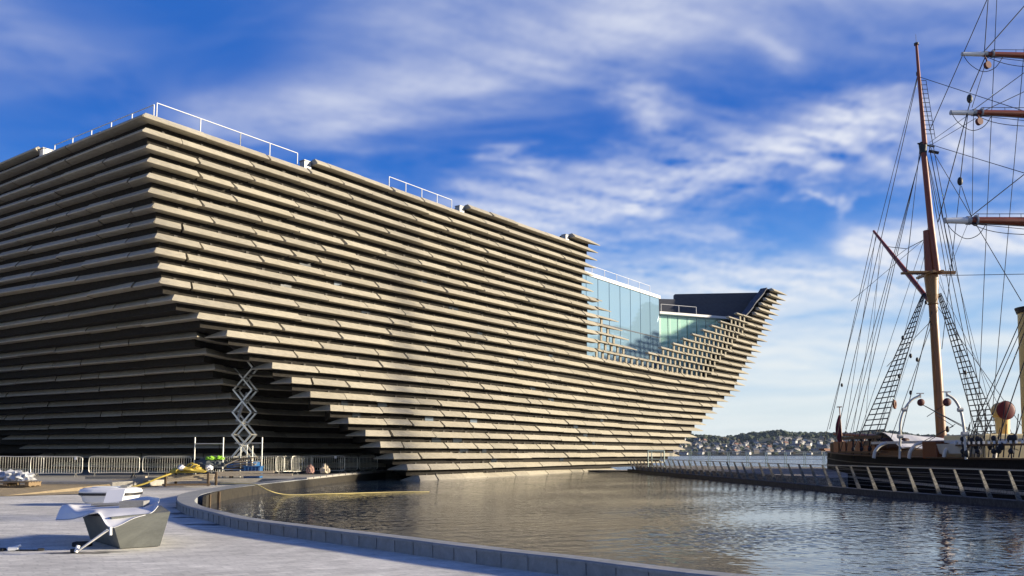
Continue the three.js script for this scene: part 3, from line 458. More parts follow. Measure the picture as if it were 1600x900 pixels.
  spots.forEach(([X, Z]) => { const r = rand(), k = r < .40 ? 0 : r < .53 ? 1 : r < .72 ? 2 : r < .82 ? 3 : r < .86 ? 4 : 5; let o = protos[k]; if (placed.has(k)) { const n = o.clone(); n.name = numbered('house'); o = n; } placed.add(k); o.position.copy(V(X, hillY(X, Z), Z)); o.rotation.y = R(.2, 1.3) - (rand() < .35 ? 1.57 : 0); scene.add(o); tag(o, kindText[k], 'house', 'houses on the far shore: ' + kindText[k].split(' on the')[0]); });
  // shore wall
  struct('shore_bank', prism([[-2600, 1492], [2900, 1492], [2900, 1506], [-2600, 1506]], -6, -2.2), std(C(.10, .095, .08), .95, { map: rust }));
}
// ---------------------------------------------------------------- three-masted ship in the dock; it points towards us, stern away
{
  const ship = thing('sailing_ship', 'black hulled historic sailing ship with brown masts and black rigging moored in the dock', 'ship', V(0, 0, 0));
  const CX = 24.9;
  // half breadth and sheer along the length (Z = depth; stern at 60)
  const hb = (Z) => interp(Z, [4, 6, 9, 14, 22, 40, 48, 53, 57, 59.2, 60.2], [.2, 1.4, 3, 4.3, 4.85, 4.85, 4.65, 4.1, 3.2, 2.1, .6]);
  const sheer = (Z) => interp(Z, [4, 14, 24, 33, 42, 50, 56, 60.2], [2.5, 1.7, 1.38, 1.30, 1.33, 1.42, 1.58, 1.72]);
  const Zs = []; for (let z = 4; z < 56; z += 1.6) Zs.push(z); Zs.push(56, 57, 58, 59, 59.7, 60.2);
  const sect = (Z, o = 0) => { const b = hb(Z) + o, t = sheer(Z), fine = interp(Z, [4, 12, 46, 56, 60.2], [.3, .85, .9, .45, .1]); return [[b, t], [b + .05, t - .9], [b + .04, -.3], [b * lerp(.7, .98, fine), -2.2], [b * fine * .8, -4], [b * fine * .35, -5.2]]; };
  const loft = (rows) => { const q = []; for (let i = 0; i < rows.length - 1; i++) for (let j = 0; j < rows[i].length - 1; j++) q.push([rows[i][j], rows[i][j + 1], rows[i + 1][j + 1], rows[i + 1][j]]); return q; };
  const skin = (f, s) => Zs.map((Z) => f(Z).map(([b, y]) => V(CX + s * b, y, Z)));
  const portS = loft(skin((Z) => sect(Z), -1)), stbd = loft(skin((Z) => sect(Z), 1));
  const inner = (s) => loft(Zs.map((Z) => [V(CX + s * hb(Z), sheer(Z), Z), V(CX + s * Math.max(.1, hb(Z) - .22), sheer(Z), Z), V(CX + s * Math.max(.1, hb(Z) - .22), sheer(Z) - 1.0, Z)]));
  const deck = []; for (let i = 0; i < Zs.length - 1; i++) { const a = Zs[i], b = Zs[i + 1]; deck.push([V(CX - hb(a), sheer(a) - .95, a), V(CX + hb(a), sheer(a) - .95, a), V(CX + hb(b), sheer(b) - .95, b), V(CX - hb(b), sheer(b) - .95, b)]); }
  const end = []; { const A = sect(60.2); end.push([...A.map(([b, y]) => V(CX - b, y, 60.2)), ...A.slice().reverse().map(([b, y]) => V(CX + b, y, 60.2))]); }
  mesh('hull', solid([...portS, ...stbd, ...inner(-1), ...inner(1), ...end]), M.hull, ship);
  mesh('deck', solid(deck), M.timberDark, ship);
  // strakes standing a little proud of the side, the pale line and the brown rail cap
  const strip = (y0, y1, out, m, name, za = 5, zb = 59.8) => { for (const s of [-1, 1]) { const q = [], zz = Zs.filter((z) => z >= za && z <= zb); q.push(...loft(zz.map((Z) => { const a = y0(Z), b = y1(Z), w = hb(Z) + .04; return [V(CX + s * w, b, Z), V(CX + s * (w + out), b, Z), V(CX + s * (w + out), a, Z), V(CX + s * w, a, Z)]; }))); mesh(name, solid(q), m, ship); } };
  const ln = (Z) => interp(Z, [4, 20, 33, 58, 60.2], [.4, .06, .0, .2, .28]);
  strip((Z) => ln(Z) - .06, (Z) => ln(Z) + .06, .05, M.stripe, 'pale_line');
  strip((Z) => sheer(Z) - .42, (Z) => sheer(Z) - .36, .03, M.black, 'strake'); strip((Z) => sheer(Z) - .85, (Z) => sheer(Z) - .77, .04, M.black, 'strake'); strip((Z) => ln(Z) + .45, (Z) => ln(Z) + .5, .03, M.black, 'strake');
  { const q = []; for (const s of [-1, 1]) q.push(...loft(Zs.map((Z) => { const w = hb(Z), y = sheer(Z); return [V(CX + s * (w + .1), y, Z), V(CX + s * (w + .1), y + .07, Z), V(CX + s * Math.max(.05, w - .3), y + .07, Z), V(CX + s * Math.max(.05, w - .3), y, Z)]; }))); mesh('rail_cap', solid(q), M.hullBrown, ship); }
  mesh('stern_trim', merge([rbox(2.4, .1, .5, .03, 22.9, 1.83, -59.1, .5), rbox(1.5, .07, .4, .02, 22.6, 1.74, -58.8, .5)]), M.orange, ship);
  // deck fittings
  const house = mesh('deck_house', rbox(3.4, 1.0, 6, .06, CX - 1.9, 1.75, -52.5), M.hullBrown, ship);
  const panel = []; for (let i = 0; i < 6; i++) panel.push(box(.05, .7, .8, CX - 3.63, 1.95, -(48.8 + i * 1.1))); mesh('panelling', merge(panel), M.spar, house);
  { // white canvas spread over a boat
    const c = [], nU = 14, nV = 12; for (let i = 0; i <= nU; i++) { const r = [], t = i / nU; for (let j = 0; j <= nV; j++) { const v = j / nV, ridge = lerp(2.72, 2.42, t), near = lerp(1.86, 1.8, t), y = v < .5 ? lerp(near, ridge, sstep(0, .52, v)) : lerp(ridge, 2.05, sstep(.48, 1, v)); r.push(V(lerp(20.55, 24.1, t) + .1 * Math.sin(v * 5), y + .035 * Math.sin(t * 14 + v * 3) * (1 - v), lerp(43.6, 48.6, v) + .5 * t)); } c.push(r); }
    const top = loft(c), bot = loft(c.map((r) => r.map((p) => p.clone().setY(p.y - .05)).reverse())); mesh('canvas_cover', solid([...top, ...bot]), M.tarp, ship);
    mesh('covered_boat', rbox(1.5, .7, 4.6, .25, 22.3, 2.05, -47, -.7), M.hullBrown, ship);
  }
  mesh('boom', bar(V(24.75, 2.35, 47.5), V(23.6, 2.95, 60.5), .15, .1), M.spar, ship);
  mesh('wheel_house', rbox(2.6, 1.35, 3.4, .08, 22.1, 1.75, -38.2), M.cream, ship);
  { const p = mesh('skylight', rbox(1.5, .85, .9, .05, 20.75, 1.72, -40.0, .3), M.orange, ship); const h = new THREE.CylinderGeometry(.17, .17, .08, 16); h.rotateZ(Math.PI / 2); h.rotateY(-1.25); h.translate(20.85, 1.85, -39.5); mesh('porthole', clean(h), M.black, p); }
  mesh('boat_hull', solid((() => { const rows = []; for (let i = 0; i <= 8; i++) { const t = i / 8, Z = lerp(36.6, 41.5, t), w = .75 * Math.sin(Math.PI * clamp(t * .9 + .06)); rows.push([V(20.9 - w, 2.0, Z), V(20.9 - w * .8, 1.55, Z), V(20.9, 1.3, Z), V(20.9 + w * .8, 1.55, Z), V(20.9 + w, 2.0, Z), V(20.9, 1.9, Z), V(20.9 - w, 2.0, Z)]); } return loft(rows); })()), M.davit, ship);
  const skid = mesh('boat_skid', merge([beam(V(19.85, 2.12, 45.5), V(21.6, 2.12, 33.6), .22, .13)]), M.davit, ship);
  for (const Z of [44.2, 41.2, 38.6, 35.4]) { const x = 19.95 + (45.5 - Z) * .147 - .1; mesh('curved_strut', tube([V(x - .75, 1.3, Z), V(x - .68, 1.62, Z), V(x - .4, 1.95, Z), V(x, 2.12, Z)], .09, 12, 7), M.davit, skid); }
  const davit = (pts, r) => { const d = mesh('davit', tube(pts, r, 28, 8), M.davit, ship); const e = pts[pts.length - 1], k = pts[Math.floor(pts.length / 2)]; mesh('collar', merge([bar(V(pts[1].x - .12, pts[1].y, -pts[1].z), V(pts[1].x + .12, pts[1].y, -pts[1].z), .11, .11, 8), bar(V(k.x - .1, k.y, -k.z), V(k.x + .1, k.y, -k.z), .1, .1, 8)]), M.davit, d); mesh('cap', merge([box(.36, .05, .05, e.x, e.y + .1, e.z), box(.06, .22, .06, e.x, e.y, e.z)]), M.davit, d); const b = new THREE.SphereGeometry(.19, 10, 8); b.scale(1.05, .95, .55); b.rotateZ(.5); b.translate(e.x + (e.x > 19.8 ? .02 : 0), e.y - .35, e.z); mesh('block', clean(b), M.block, d); };
  davit([V(19.17, 1.3, 41), V(19.24, 2.4, 41), V(19.28, 3.1, 41), V(19.5, 3.72, 41), V(19.88, 4.2, 41), V(20.32, 4.43, 41)], .058);
  davit([V(19.72, 1.3, 36), V(19.70, 2.4, 36), V(19.66, 2.9, 36), V(19.56, 3.46, 36), V(19.33, 3.9, 36), V(19.0, 4.14, 36)], .058);
  // ventilator cowl and funnel
  { const pts = [[.30, 0], [.29, 1.2], [.33, 2.0]].map(([r, y]) => new THREE.Vector2(r, y)); const st = new THREE.LatheGeometry(pts, 20); st.translate(23.75, 1.3, -40); const v = mesh('ventilator', merge([clean(st), (() => { const g = new THREE.SphereGeometry(.43, 22, 14); g.scale(1, 1, .8); g.translate(23.73, 3.6, -40.1); return clean(g); })()]), M.buff, ship); const rim = new THREE.CylinderGeometry(.46, .41, .1, 28); rim.rotateX(Math.PI / 2); rim.translate(23.73, 3.62, -39.68); const disc = new THREE.SphereGeometry(.44, 24, 8, 0, Math.PI * 2, 0, 1.2); disc.rotateX(Math.PI / 2); disc.scale(1, 1, .18); disc.translate(23.73, 3.62, -39.62); mesh('cover', merge([clean(rim), clean(disc)]), M.maroon, v); }
  { const f = new THREE.CylinderGeometry(.72, .80, 7.6, 32); f.translate(24.35, 4.4, -38); const fn = mesh('funnel', clean(f), M.buff, ship); const c = new THREE.CylinderGeometry(.84, .76, .26, 32); c.translate(24.35, 8.2, -38); mesh('funnel_cap', clean(c), M.black, fn); }
  // masts
  const seg = (pts, m, name, parent = ship) => { const g = []; for (let i = 0; i < pts.length - 1; i++) g.push(bar(pts[i][0], pts[i + 1][0], pts[i][1], pts[i + 1][1], 14)); return mesh(name, merge(g), m, parent); };
  const MZ = 48, mx = (y) => lerp(24.93, 24.80, (y - 2) / 24.6), mp = (y, dz = 0, dx = 0) => V(mx(y) + dx, y, MZ + (y - 2) * .03 + dz);
  const mizzen = seg([[mp(.4), .285], [mp(6), .27], [mp(10.6), .24]], M.mastBrown, 'lower_mast');
  seg([[mp(10.4), .25], [mp(10.9), .33], [mp(12.05), .40]], M.sparOchre, 'mast_cheek', mizzen);
  seg([[mp(12.1, 0, -.08), .27], [mp(14.8, 0, -.08), .22]], M.spar, 'doubling', mizzen); seg([[mp(12.1, -.25, .22), .21], [mp(15, -.2, .08), .185], [mp(20.3), .16]], M.spar, 'topmast');
  seg([[mp(20.1, -.15, .04), .15], [mp(23, -.1), .11], [mp(26.5), .075]], M.spar, 'topgallant_mast'); mesh('truck', merge([bar(mp(26.5), mp(26.62), .14, .14, 10), bar(mp(26.6), mp(27.2), .015, .01, 5), bar(mp(24.55), mp(24.75), .12, .12, 10)]), M.black, ship);
  for (const y of [10.35, 10.75]) { const t = new THREE.TorusGeometry(.27, .035, 6, 20); t.rotateX(Math.PI / 2); const p = mp(y); t.translate(p.x, p.y, p.z); mesh('mast_band', clean(t), M.sparOchre, mizzen); }
  mesh('crosstree', merge([beam(V(23.1, 12.2, 48.3), V(26.3, 12.2, 48.3), .14, .13), beam(V(23.3, 12.2, 47.9), V(26.1, 12.2, 47.9), .12, .1), beam(V(24.55, 12.12, 47.3), V(24.55, 12.12, 49.3), .16, .14), beam(V(25.05, 12.12, 47.3), V(25.05, 12.12, 49.3), .16, .14)]), M.sparOchre, ship);
  mesh('upper_crosstree', merge([bar(V(24.5, 20.2, 48.5), V(25.5, 20.0, 48.5), .05), bar(V(25.1, 19.7, 48.4), V(25.6, 19.5, 48.2), .09), bar(mp(20.25), mp(19.6), .24, .2, 10)]), M.black, ship);
  const gaffA = V(24.72, 10.6, 48.4), gaffB = V(25.0, 16.85, 56); seg([[gaffA, .13], [gaffA.clone().lerp(gaffB, .4), .15], [gaffB, .08]], M.spar, 'gaff');
  // rigging of the mizzen: shrouds with ratlines
  const shroudSet = (s, topY, topX, base, rungs, name) => { // base: list of deck points
    const top = base.map((_, i) => V(CX + s * topX, topY, 48.2 + i * .12)), ropes = base.map((b, i) => bar(top[i], b, .03, .03, 4));
    const part = mesh(name, merge(ropes), M.rope, ship), a0 = top[0], a1 = base[0], b0 = top[top.length - 1], b1 = base[base.length - 1];
    for (let i = 0; i < rungs; i++) { const t = (i + .5) / rungs * .93; mesh('ratline', bar(a0.clone().lerp(a1, t), b0.clone().lerp(b1, t), .032, .032, 4), M.rope, part); }
    return part;
  };
  const deadeyes = []; const de = (p) => { const g = new THREE.SphereGeometry(.12, 8, 6); g.translate(p.x, p.y + .05, p.z); deadeyes.push(clean(g)); const h = g.clone(); h.translate(.02, .55, 0); deadeyes.push(clean(h)); deadeyes.push(bar(p.clone().setY(p.y - .5), p.clone().setY(p.y + .65), .035, .035, 4)); };
  const L0 = [46.0, 47.1, 48.2, 49.4].map((z) => V(20.35, 1.75, z)), R0 = [51.8, 50.9, 50, 49.1].map((z) => V(29.35, 1.75, z)).reverse();
  shroudSet(-1, 11.0, .45, L0, 27, 'shroud_ladder'); shroudSet(1, 11.0, .45, R0, 27, 'shroud_ladder'); [...L0, ...R0].forEach(de);
  mesh('chain_rail', merge([beam(V(20.2, 2.45, 45.4), V(20.2, 2.45, 50.6), .12, .16), beam(V(20.25, 1.62, 45), V(20.25, 1.62, 51), .4, .1)]), M.hullBrown, ship);
  { const top = [V(24.6, 20.0, 48.4), V(24.68, 20.0, 48.6)], bs = [V(23.2, 12.25, 47.9), V(23.45, 12.25, 48.4)], P = mesh('topmast_ladder', merge(top.map((t, i) => bar(t, bs[i], .018, .018, 4))), M.rope, ship); for (let i = 0; i < 22; i++) { const t = (i + 2) / 24; mesh('ratline', bar(top[0].clone().lerp(bs[0], t), top[1].clone().lerp(bs[1], t), .014, .014, 4), M.rope, P); } }
  { const top = [V(25.15, 20.0, 48.4), V(25.25, 20.0, 48.6)], bs = [V(26.0, 12.25, 47.9), V(26.25, 12.25, 48.4)], P = mesh('topmast_ladder', merge(top.map((t, i) => bar(t, bs[i], .018, .018, 4))), M.rope, ship); for (let i = 0; i < 22; i++) { const t = (i + 2) / 24; mesh('ratline', bar(top[0].clone().lerp(bs[0], t), top[1].clone().lerp(bs[1], t), .014, .014, 4), M.rope, P); } }
  { const a = V(25.12, 24.1, 48.4), b = V(25.42, 20.4, 48.2), P = mesh('mast_ladder', bar(a, b, .02, .02, 4), M.rope, ship); for (let i = 0; i < 13; i++) { const p = a.clone().lerp(b, i / 13); mesh('rung', bar(p, p.clone().setX(mx(p.y)), .02, .02, 4), M.rope, P); } }
  const line = (a, b, r = .021, sag = 0, m = M.rope) => mesh('rope', rope(a, b, r, sag), m, ship);
  const rail = (z, s = -1) => V(CX + s * (hb(z) - .05), sheer(z) + .05, z);
  line(mp(24.7), V(22.0, 2.0, 58.6)); line(mp(24.6), rail(55)); line(mp(20.2), rail(50.2)); line(mp(20.1), rail(51.4)); line(mp(20.0), rail(52.6)); line(mp(15), rail(49.9), .014); line(mp(24.5, 0, .1), rail(50.5, 1)); line(mp(20.2, 0, .1), rail(50.8, 1)); line(mp(20.1, 0, .1), rail(51.8, 1)); line(mp(20, 0, .1), rail(49.6, 1), .014);
  line(gaffB, V(21.9, 3.2, 57)); line(gaffB.clone().lerp(gaffA, .05), V(23.0, 3.2, 57)); line(gaffB.clone().lerp(gaffA, .2), V(22.5, 2, 55), .014); line(gaffB.clone().lerp(gaffA, .15), V(23.8, 2.3, 56), .013); line(gaffB.clone().lerp(gaffA, .1), V(24.8, 12.1, 49), .015, .5);
  line(gaffB.clone().lerp(gaffA, .25), gaffB.clone().lerp(gaffA, .55).add(new THREE.Vector3(.35, 1.15, 0)), .02); line(gaffB.clone().lerp(gaffA, .42), gaffB.clone().lerp(gaffA, .55).add(new THREE.Vector3(.35, 1.15, 0)), .02); line(gaffB.clone().lerp(gaffA, .55).add(new THREE.Vector3(.35, 1.15, 0)), mp(14.4, .2), .022);
  line(mp(10.2), V(20.6, 1.9, 44.2), .024); line(mp(9.5), V(20.3, 1.8, 44.8), .018); line(mp(10.3, 0, .2), V(27.3, 1.8, 43), .016); line(mp(14.5), V(21.6, 11.2, 52), .014); line(mp(9.4, 0, -.1), V(21.0, 6.4, 46), .02);
  line(mp(14.3), rail(46.5), .013); line(mp(11.5), V(22.3, 2.2, 50), .014); line(mp(11.5), V(23.2, 2.2, 53), .014); line(mp(14.2, 0, .1), V(26.9, 2, 47), .014); line(mp(12, 0, .3), V(28.4, 2, 46.5), .014);
  const blk = (p, r = .11) => { const g = new THREE.SphereGeometry(r, 9, 7); g.scale(.75, 1.25, .7); g.translate(p.x, p.y, p.z); mesh('block', clean(g), M.black, ship); };
  for (const [X, y, Z] of [[22.85, 6.25, 57], [22.35, 7.0, 46], [21.9, 5.9, 46.5], [23.2, 6.9, 47], [22.75, 5.0, 47], [24.35, 10.4, 48], [26.2, 6.2, 47.5], [22.9, 8.3, 48]]) blk(V(X, y, Z));
  { const g = new THREE.TorusGeometry(.2, .07, 8, 18); g.rotateY(.9); g.translate(22.0, 4.35, -47.4); mesh('life_ring', clean(g), M.orange, ship); }
  // tackle hanging from the davits
  line(V(20.35, 4.0, 41), V(21.7, 2.4, 38.5), .018); line(V(20.45, 3.95, 41), V(21.85, 2.4, 38.5), .018); line(V(19.0, 3.75, 36), V(18.6, 3.2, 37), .014); line(V(21.9, 2.9, 41), V(20.2, 1.6, 43), .018); line(V(22.0, 3.0, 41), V(20.5, 1.6, 42.6), .018); line(V(21.9, 2.9, 41), V(22.6, 3.6, 44), .018); line(V(22.4, 2.6, 40), V(22.0, 1.7, 36), .018); blk(V(21.6, 2.75, 41), .13); blk(V(22.4, 2.1, 37), .14); blk(V(19.75, 1.55, 36), .16);
  // main mast (beyond the picture) with the port ends of its three yards, and the fore mast
  const mast2 = (x, z, k, n) => { seg([[V(x, .4, z), .33], [V(x, 14.5 * k, z + .3), .28], [V(x, 15 * k, z + .3), .24], [V(x, 24 * k, z + .6), .17], [V(x, 31 * k, z + .8), .08]], M.mastBrown, n); };
  mast2(25.2, 34, 1, 'main_mast'); mast2(24.9, 18, .95, 'fore_mast');
  const yard = (y, tip, len, r) => { const a = V(tip, y, 34.1), b = V(tip + .9, y, 34.1), c = V(25.2, y - .02, 34.4), e = V(50.4 - tip, y, 34.4); const Y = mesh('yard', merge([bar(b, c, r * .8, r * 1.3, 12), bar(c, e, r * 1.3, r * .7, 12)]), M.spar, ship); mesh('yard_arm', bar(a, b, r * .62, r * .8, 12), M.sparWhite, Y); mesh('yard_band', merge([bar(b, V(tip + 1.04, y, 34.1), r, r, 12), bar(V(tip + 1.25, y, 34.1), V(tip + 1.31, y, 34.1), r * 1.25, r * 1.25, 12), bar(V(tip - .03, y, 34.1), V(tip, y, 34.1), r * .7, r * .7, 10)]), M.greyMetal, Y);
    mesh('jackstay', merge([bar(V(tip + 1.3, y + r * 1.5, 34.1), V(25.2, y + r * 1.7, 34.2), .014, .014, 4), ...[0, 1, 2, 3, 4].map((i) => bar(V(tip + 1.4 + i * .9, y, 34.1), V(tip + 1.4 + i * .9, y + r * 1.6, 34.1), .012, .012, 4))]), M.rope, Y);
    mesh('foot_rope', tube([a, V(tip + .3, y - .45, 34.1), V(tip + .85, y - .78, 34.1), V(tip + 1.35, y - .62, 34.1), V(tip + 1.75, y - .1, 34.1)], .016, 20, 4), M.rope, Y); mesh('foot_rope', tube([V(tip + .95, y - .1, 34.1), V(tip + 1.9, y - .45, 34.1), V(tip + 3.4, y - .6, 34.1), V(tip + 5.5, y - .5, 34.1)], .016, 16, 4), M.rope, Y);
    mesh('sheet_rope', merge([bar(V(tip + .9, y - .12, 34), V(25, y - .5, 34), .02, .02, 4), bar(V(tip + .95, y - .16, 34), V(25, y - .75, 34), .014, .014, 4)]), M.rope, Y); };
  yard(18.62, 19.31, 8, .13); yard(16.03, 18.71, 8, .15); yard(11.34, 18.26, 8, .19);
  for (const [x, y] of [[20.3, 18.08], [19.83, 15.6]]) { const g = new THREE.CylinderGeometry(.155, .155, .13, 18); g.rotateX(Math.PI / 2); g.rotateY(.3); g.translate(x, y, -34); mesh('round_block', merge([clean(g), bar(V(x, y + .15, 34), V(x - .12, y + .45, 34), .03)]), M.block, ship); }
  line(V(20.25, 18.5, 34), V(19.5, 16.9, 34), .022); line(V(19.47, 16.4, 34), V(18.0, 11.3, 34.2), .02); blk(V(19.47, 16.6, 34), .16); line(V(19.35, 15.9, 34), V(18.92, 13.1, 34), .02); blk(V(18.9, 13.0, 34), .15); line(V(18.9, 12.8, 34), V(18.35, 6, 35), .014); line(V(18.95, 12.8, 34), V(19.4, 11.2, 34), .016);
  line(V(20.2, 18.7, 34), V(20.8, 22.5, 34.3), .02); line(V(20.25, 18.75, 34), V(25.2, 24.2, 34.5), .022); line(V(19.6, 16.1, 34), V(25.2, 20.2, 34.5), .016); line(V(19.7, 15.9, 34), V(25.2, 18.6, 34.5), .016); line(V(19.3, 11.5, 34), V(25.2, 16, 34.5), .02); line(V(19.35, 11.6, 34), V(19.6, 15.9, 34), .014); line(V(20.3, 18.4, 34), V(19.55, 16.2, 34), .014);
  line(mp(20.9, -.3, .3), V(25.2, 30.5, 35), .026); line(mp(24.4, -.1), V(25.2, 15.2, 34.5), .018); line(mp(20.1, -.2, .3), V(25.2, 12.5, 34.5), .018); line(mp(20, -.2, .3), V(21.6, 8, 34.6), .018); line(mp(12, -.3, .5), V(25.2, 9.2, 34.5), .016); line(mp(20, -.2, .3), V(19.7, 15.75, 34), .013); line(mp(20.2, -.2, .3), V(19.4, 15.9, 34), .013); line(mp(11.9, -.3, .7), V(19.2, 11.3, 34), .013);
  line(V(21.2, 22.5, 34.4), V(20.4, 4, 36), .014); line(V(22.3, 20, 34.4), V(21.2, 3, 36.5), .014); line(V(25.2, 14.6, 34.3), V(20.5, 1.8, 37.2), .02);
  const mb = [30, 31.2, 32.4, 33.6, 34.8, 36, 37.2].map((z) => V(20.25, 1.6, z)); const mt = V(24.9, 14.5, 34.3); mesh('main_shroud', merge(mb.map((b) => bar(mt, b, .024, .024, 4))), M.rope, ship); mb.forEach(de);
  for (let z = 33.2; z < 37.6; z += .35) { const g = new THREE.SphereGeometry(.13, 7, 6); g.scale(.9, 1.3, .9); g.translate(20.2 + R(-.05, .25), R(1.7, 2.2), -z); deadeyes.push(clean(g)); deadeyes.push(bar(V(20.3, 1.4, z), V(20.6 + R(-.2, .2), R(2.6, 3.8), z), .03, .02, 4));}
  { const p = mesh('deadeye', merge(deadeyes), M.rope, ship); p.userData.kind = 'stuff'; }
  const pins = []; for (let z = 31; z < 37.6; z += .38) pins.push(box(.07, .12, .07, 20.05, 2.02, -z)); const pr = mesh('pin_rail', beam(V(20.3, 1.92, 30.5), V(20.3, 1.92, 37.8), .12, .08), M.hullBrown, ship); mesh('belaying_pin', merge(pins), M.sparWhite, pr).userData.kind = 'stuff';
  // ensign hanging limp on its staff
  const st = mesh('flag_staff', merge([bar(V(23.0, 1.7, 57.6), V(22.95, 4.75, 57.8), .05, .035), rbox(.3, .06, .3, .02, 22.95, 4.78, -57.8)]), M.spar, ship);
  const fl = thing('ensign_flag', 'dark maroon flag hanging limp on the staff at the stern of the ship', 'flag');
  { const rows = [], nU = 8, nV = 12; for (let j = 0; j <= nV; j++) { const v = j / nV, r = []; for (let i = 0; i <= nU; i++) { const t = i / nU, a = t * 9; r.push(V(22.93 + (.10 + .2 * Math.sin(v * 3.1)) * Math.sin(a) * .7 - .12 * Math.sin(v * 3.1), 4.2 - v * 2.1, 57.8 + (.07 + .12 * v) * Math.cos(a))); } rows.push(r); } mesh('cloth', solid([...loft(rows), ...loft(rows.map((r) => r.map((p) => p.clone().add(new THREE.Vector3(.012, 0, .012))).reverse()))]), M.flagCloth, fl); }
}

// ---------------------------------------------------------------- the building site in front of the museum
{
  const Y = .30;
  // steel crowd barriers: hooped frame, bars, two feet
  function makeBarrier(name, label, w, m = M.galv) {
    const t = thing(name, label, 'barrier', V(0, 0, 0), 0, 'steel crowd barriers along the site');
    const h = 1.08, b = .2, r = .13, hw = w / 2;
    mesh('frame', tube([new THREE.Vector3(-hw + r, b, 0), new THREE.Vector3(0, b, 0), new THREE.Vector3(hw - r, b, 0), new THREE.Vector3(hw - .03, b + .03, 0), new THREE.Vector3(hw, b + r, 0), new THREE.Vector3(hw, h - r - .1, 0), new THREE.Vector3(hw, h - r, 0), new THREE.Vector3(hw - .04, h - .04, 0), new THREE.Vector3(hw - r, h, 0), new THREE.Vector3(0, h, 0), new THREE.Vector3(-hw + r, h, 0), new THREE.Vector3(-hw + .04, h - .04, 0), new THREE.Vector3(-hw, h - r, 0), new THREE.Vector3(-hw, b + r, 0), new THREE.Vector3(-hw + .03, b + .03, 0)], .021, 120, 6, true), m, t);
    const n = Math.round(w / .125); for (let i = 1; i < n; i++) { const x = -hw + w * i / n; mesh('bar', bar(new THREE.Vector3(x, b, 0), new THREE.Vector3(x, h, 0), .008, .008, 5), m, t); }
    for (const s of [-1, 1]) mesh('foot', merge([bar(new THREE.Vector3(s * (hw - .3), b, 0), new THREE.Vector3(s * (hw - .3), .02, .28), .016), bar(new THREE.Vector3(s * (hw - .3), b, 0), new THREE.Vector3(s * (hw - .3), .02, -.28), .016)]), m, t);
    return t;
  }
  const place = (t, a, b) => { const A = V(a[0] * 1.1, Y, a[1] * 1.1), B = V(b[0] * 1.1, Y, b[1] * 1.1); t.position.copy(A.clone().lerp(B, .5)); t.rotation.y = Math.atan2(-(B.z - A.z), B.x - A.x) + R(-.05, .05); t.rotation.z = R(-.008, .008); return t; };
  const wide = makeBarrier('crowd_barrier', 'steel barrier standing behind the pallet of wrapped bags at the left', 2.5);
  place(wide, [-24.9, 40.2], [-23.15, 40.5]); wide.rotation.y += .05;
  const again = (src, a, b, label) => { const c = src.clone(); c.name = numbered('crowd_barrier'); c.userData = { ...src.userData, label }; scene.add(c); return place(c, a, b); };
  again(wide, [-23.3, 40.1], [-21.0, 40.6], 'steel barrier with a white tag, second from the left, above the sand');
  again(wide, [-20.95, 40.9], [-18.65, 41.7], 'steel barrier with wide gap at its left, directly behind the white covered bench');
  again(wide, [-18.7, 42.0], [-16.6, 42.9], 'steel barrier directly left of the scaffold posts, behind the yellow hose');
  again(wide, [-15.9, 43.4], [-13.75, 43.5], 'steel barrier behind the netting pile, between the left and middle scaffold posts');
  again(wide, [-14.1, 43.6], [-12.2, 43.7], 'steel barrier behind the timber offcuts and blue crate');
  const nar = makeBarrier('crowd_barrier', 'steel barrier immediately right of the blue crate, at the pool rim', 1.65);
  place(nar, [-12.6, 43.9], [-11.5, 45.3]);
  again(nar, [-11.75, 44.2], [-10.95, 45.5], 'steel barrier with greenish frame beside the first crumpled sack');
  const mid = again(wide, [-11.3, 46], [-9.65, 46.3], 'steel barrier with the crumpled sacks leaning at its foot');
  again(nar, [-9.75, 46.4], [-8.85, 48.2], 'steel barrier with slanted feet near the right end of the row at the pool rim');
  again(nar, [-9.05, 48.6], [-8.05, 50.2], 'steel barrier at the far right end of the row in the shade of the museum');
  // white plates hung on barriers
  for (const [x, y, z, lab] of [[-23.4, 1.3, 44.45, 'small white sign plate on the second barrier from the left'], [-10.8, 1.32, 50.75, 'small white sign plate on the barrier above the crumpled sacks']]) tag(mesh('sign_plate', rbox(.14, .17, .02, .006, x, y, -z), M.whiteMetal, scene), lab, 'sign');
  // scissor lift
  {
    const t = thing('scissor_lift', 'tall raised galvanised scissor lift in front of the dark recess of the museum', 'lift', V(-15.05, Y, 46.5));
    const m = M.galv, hw = .52, N = 5, y0 = 1.05, y1 = 7.3, dy = (y1 - y0) / N;
    const b = (a, c, z) => beam(new THREE.Vector3(a[0], a[1], z), new THREE.Vector3(c[0], c[1], z), .085, .13, new THREE.Vector3(0, 0, 1));
    for (let i = 0; i < N; i++) for (const z of [-.42, .42]) { const ya = y0 + i * dy, yb = ya + dy, s = z > 0 ? .06 : -.06; mesh('scissor_arm', b([-hw, ya], [hw, yb], z), m, t); mesh('scissor_arm', b([hw, ya], [-hw, yb], z + s * 1.7), m, t); }
    for (let i = 0; i <= N; i++) for (const x of [-hw, hw]) mesh('pivot', bar(new THREE.Vector3(x, y0 + i * dy, .58), new THREE.Vector3(x, y0 + i * dy, -.58), .045), M.galvDull, t);
    for (let i = 0; i < N; i++) mesh('pivot', bar(new THREE.Vector3(0, y0 + (i + .5) * dy, .6), new THREE.Vector3(0, y0 + (i + .5) * dy, -.6), .04), M.galvDull, t);
    mesh('hydraulic_ram', bar(new THREE.Vector3(-.45, y0 + 1.6 * dy, 0), new THREE.Vector3(.1, y0 + 2.9 * dy, 0), .09), M.greyMetal, t);
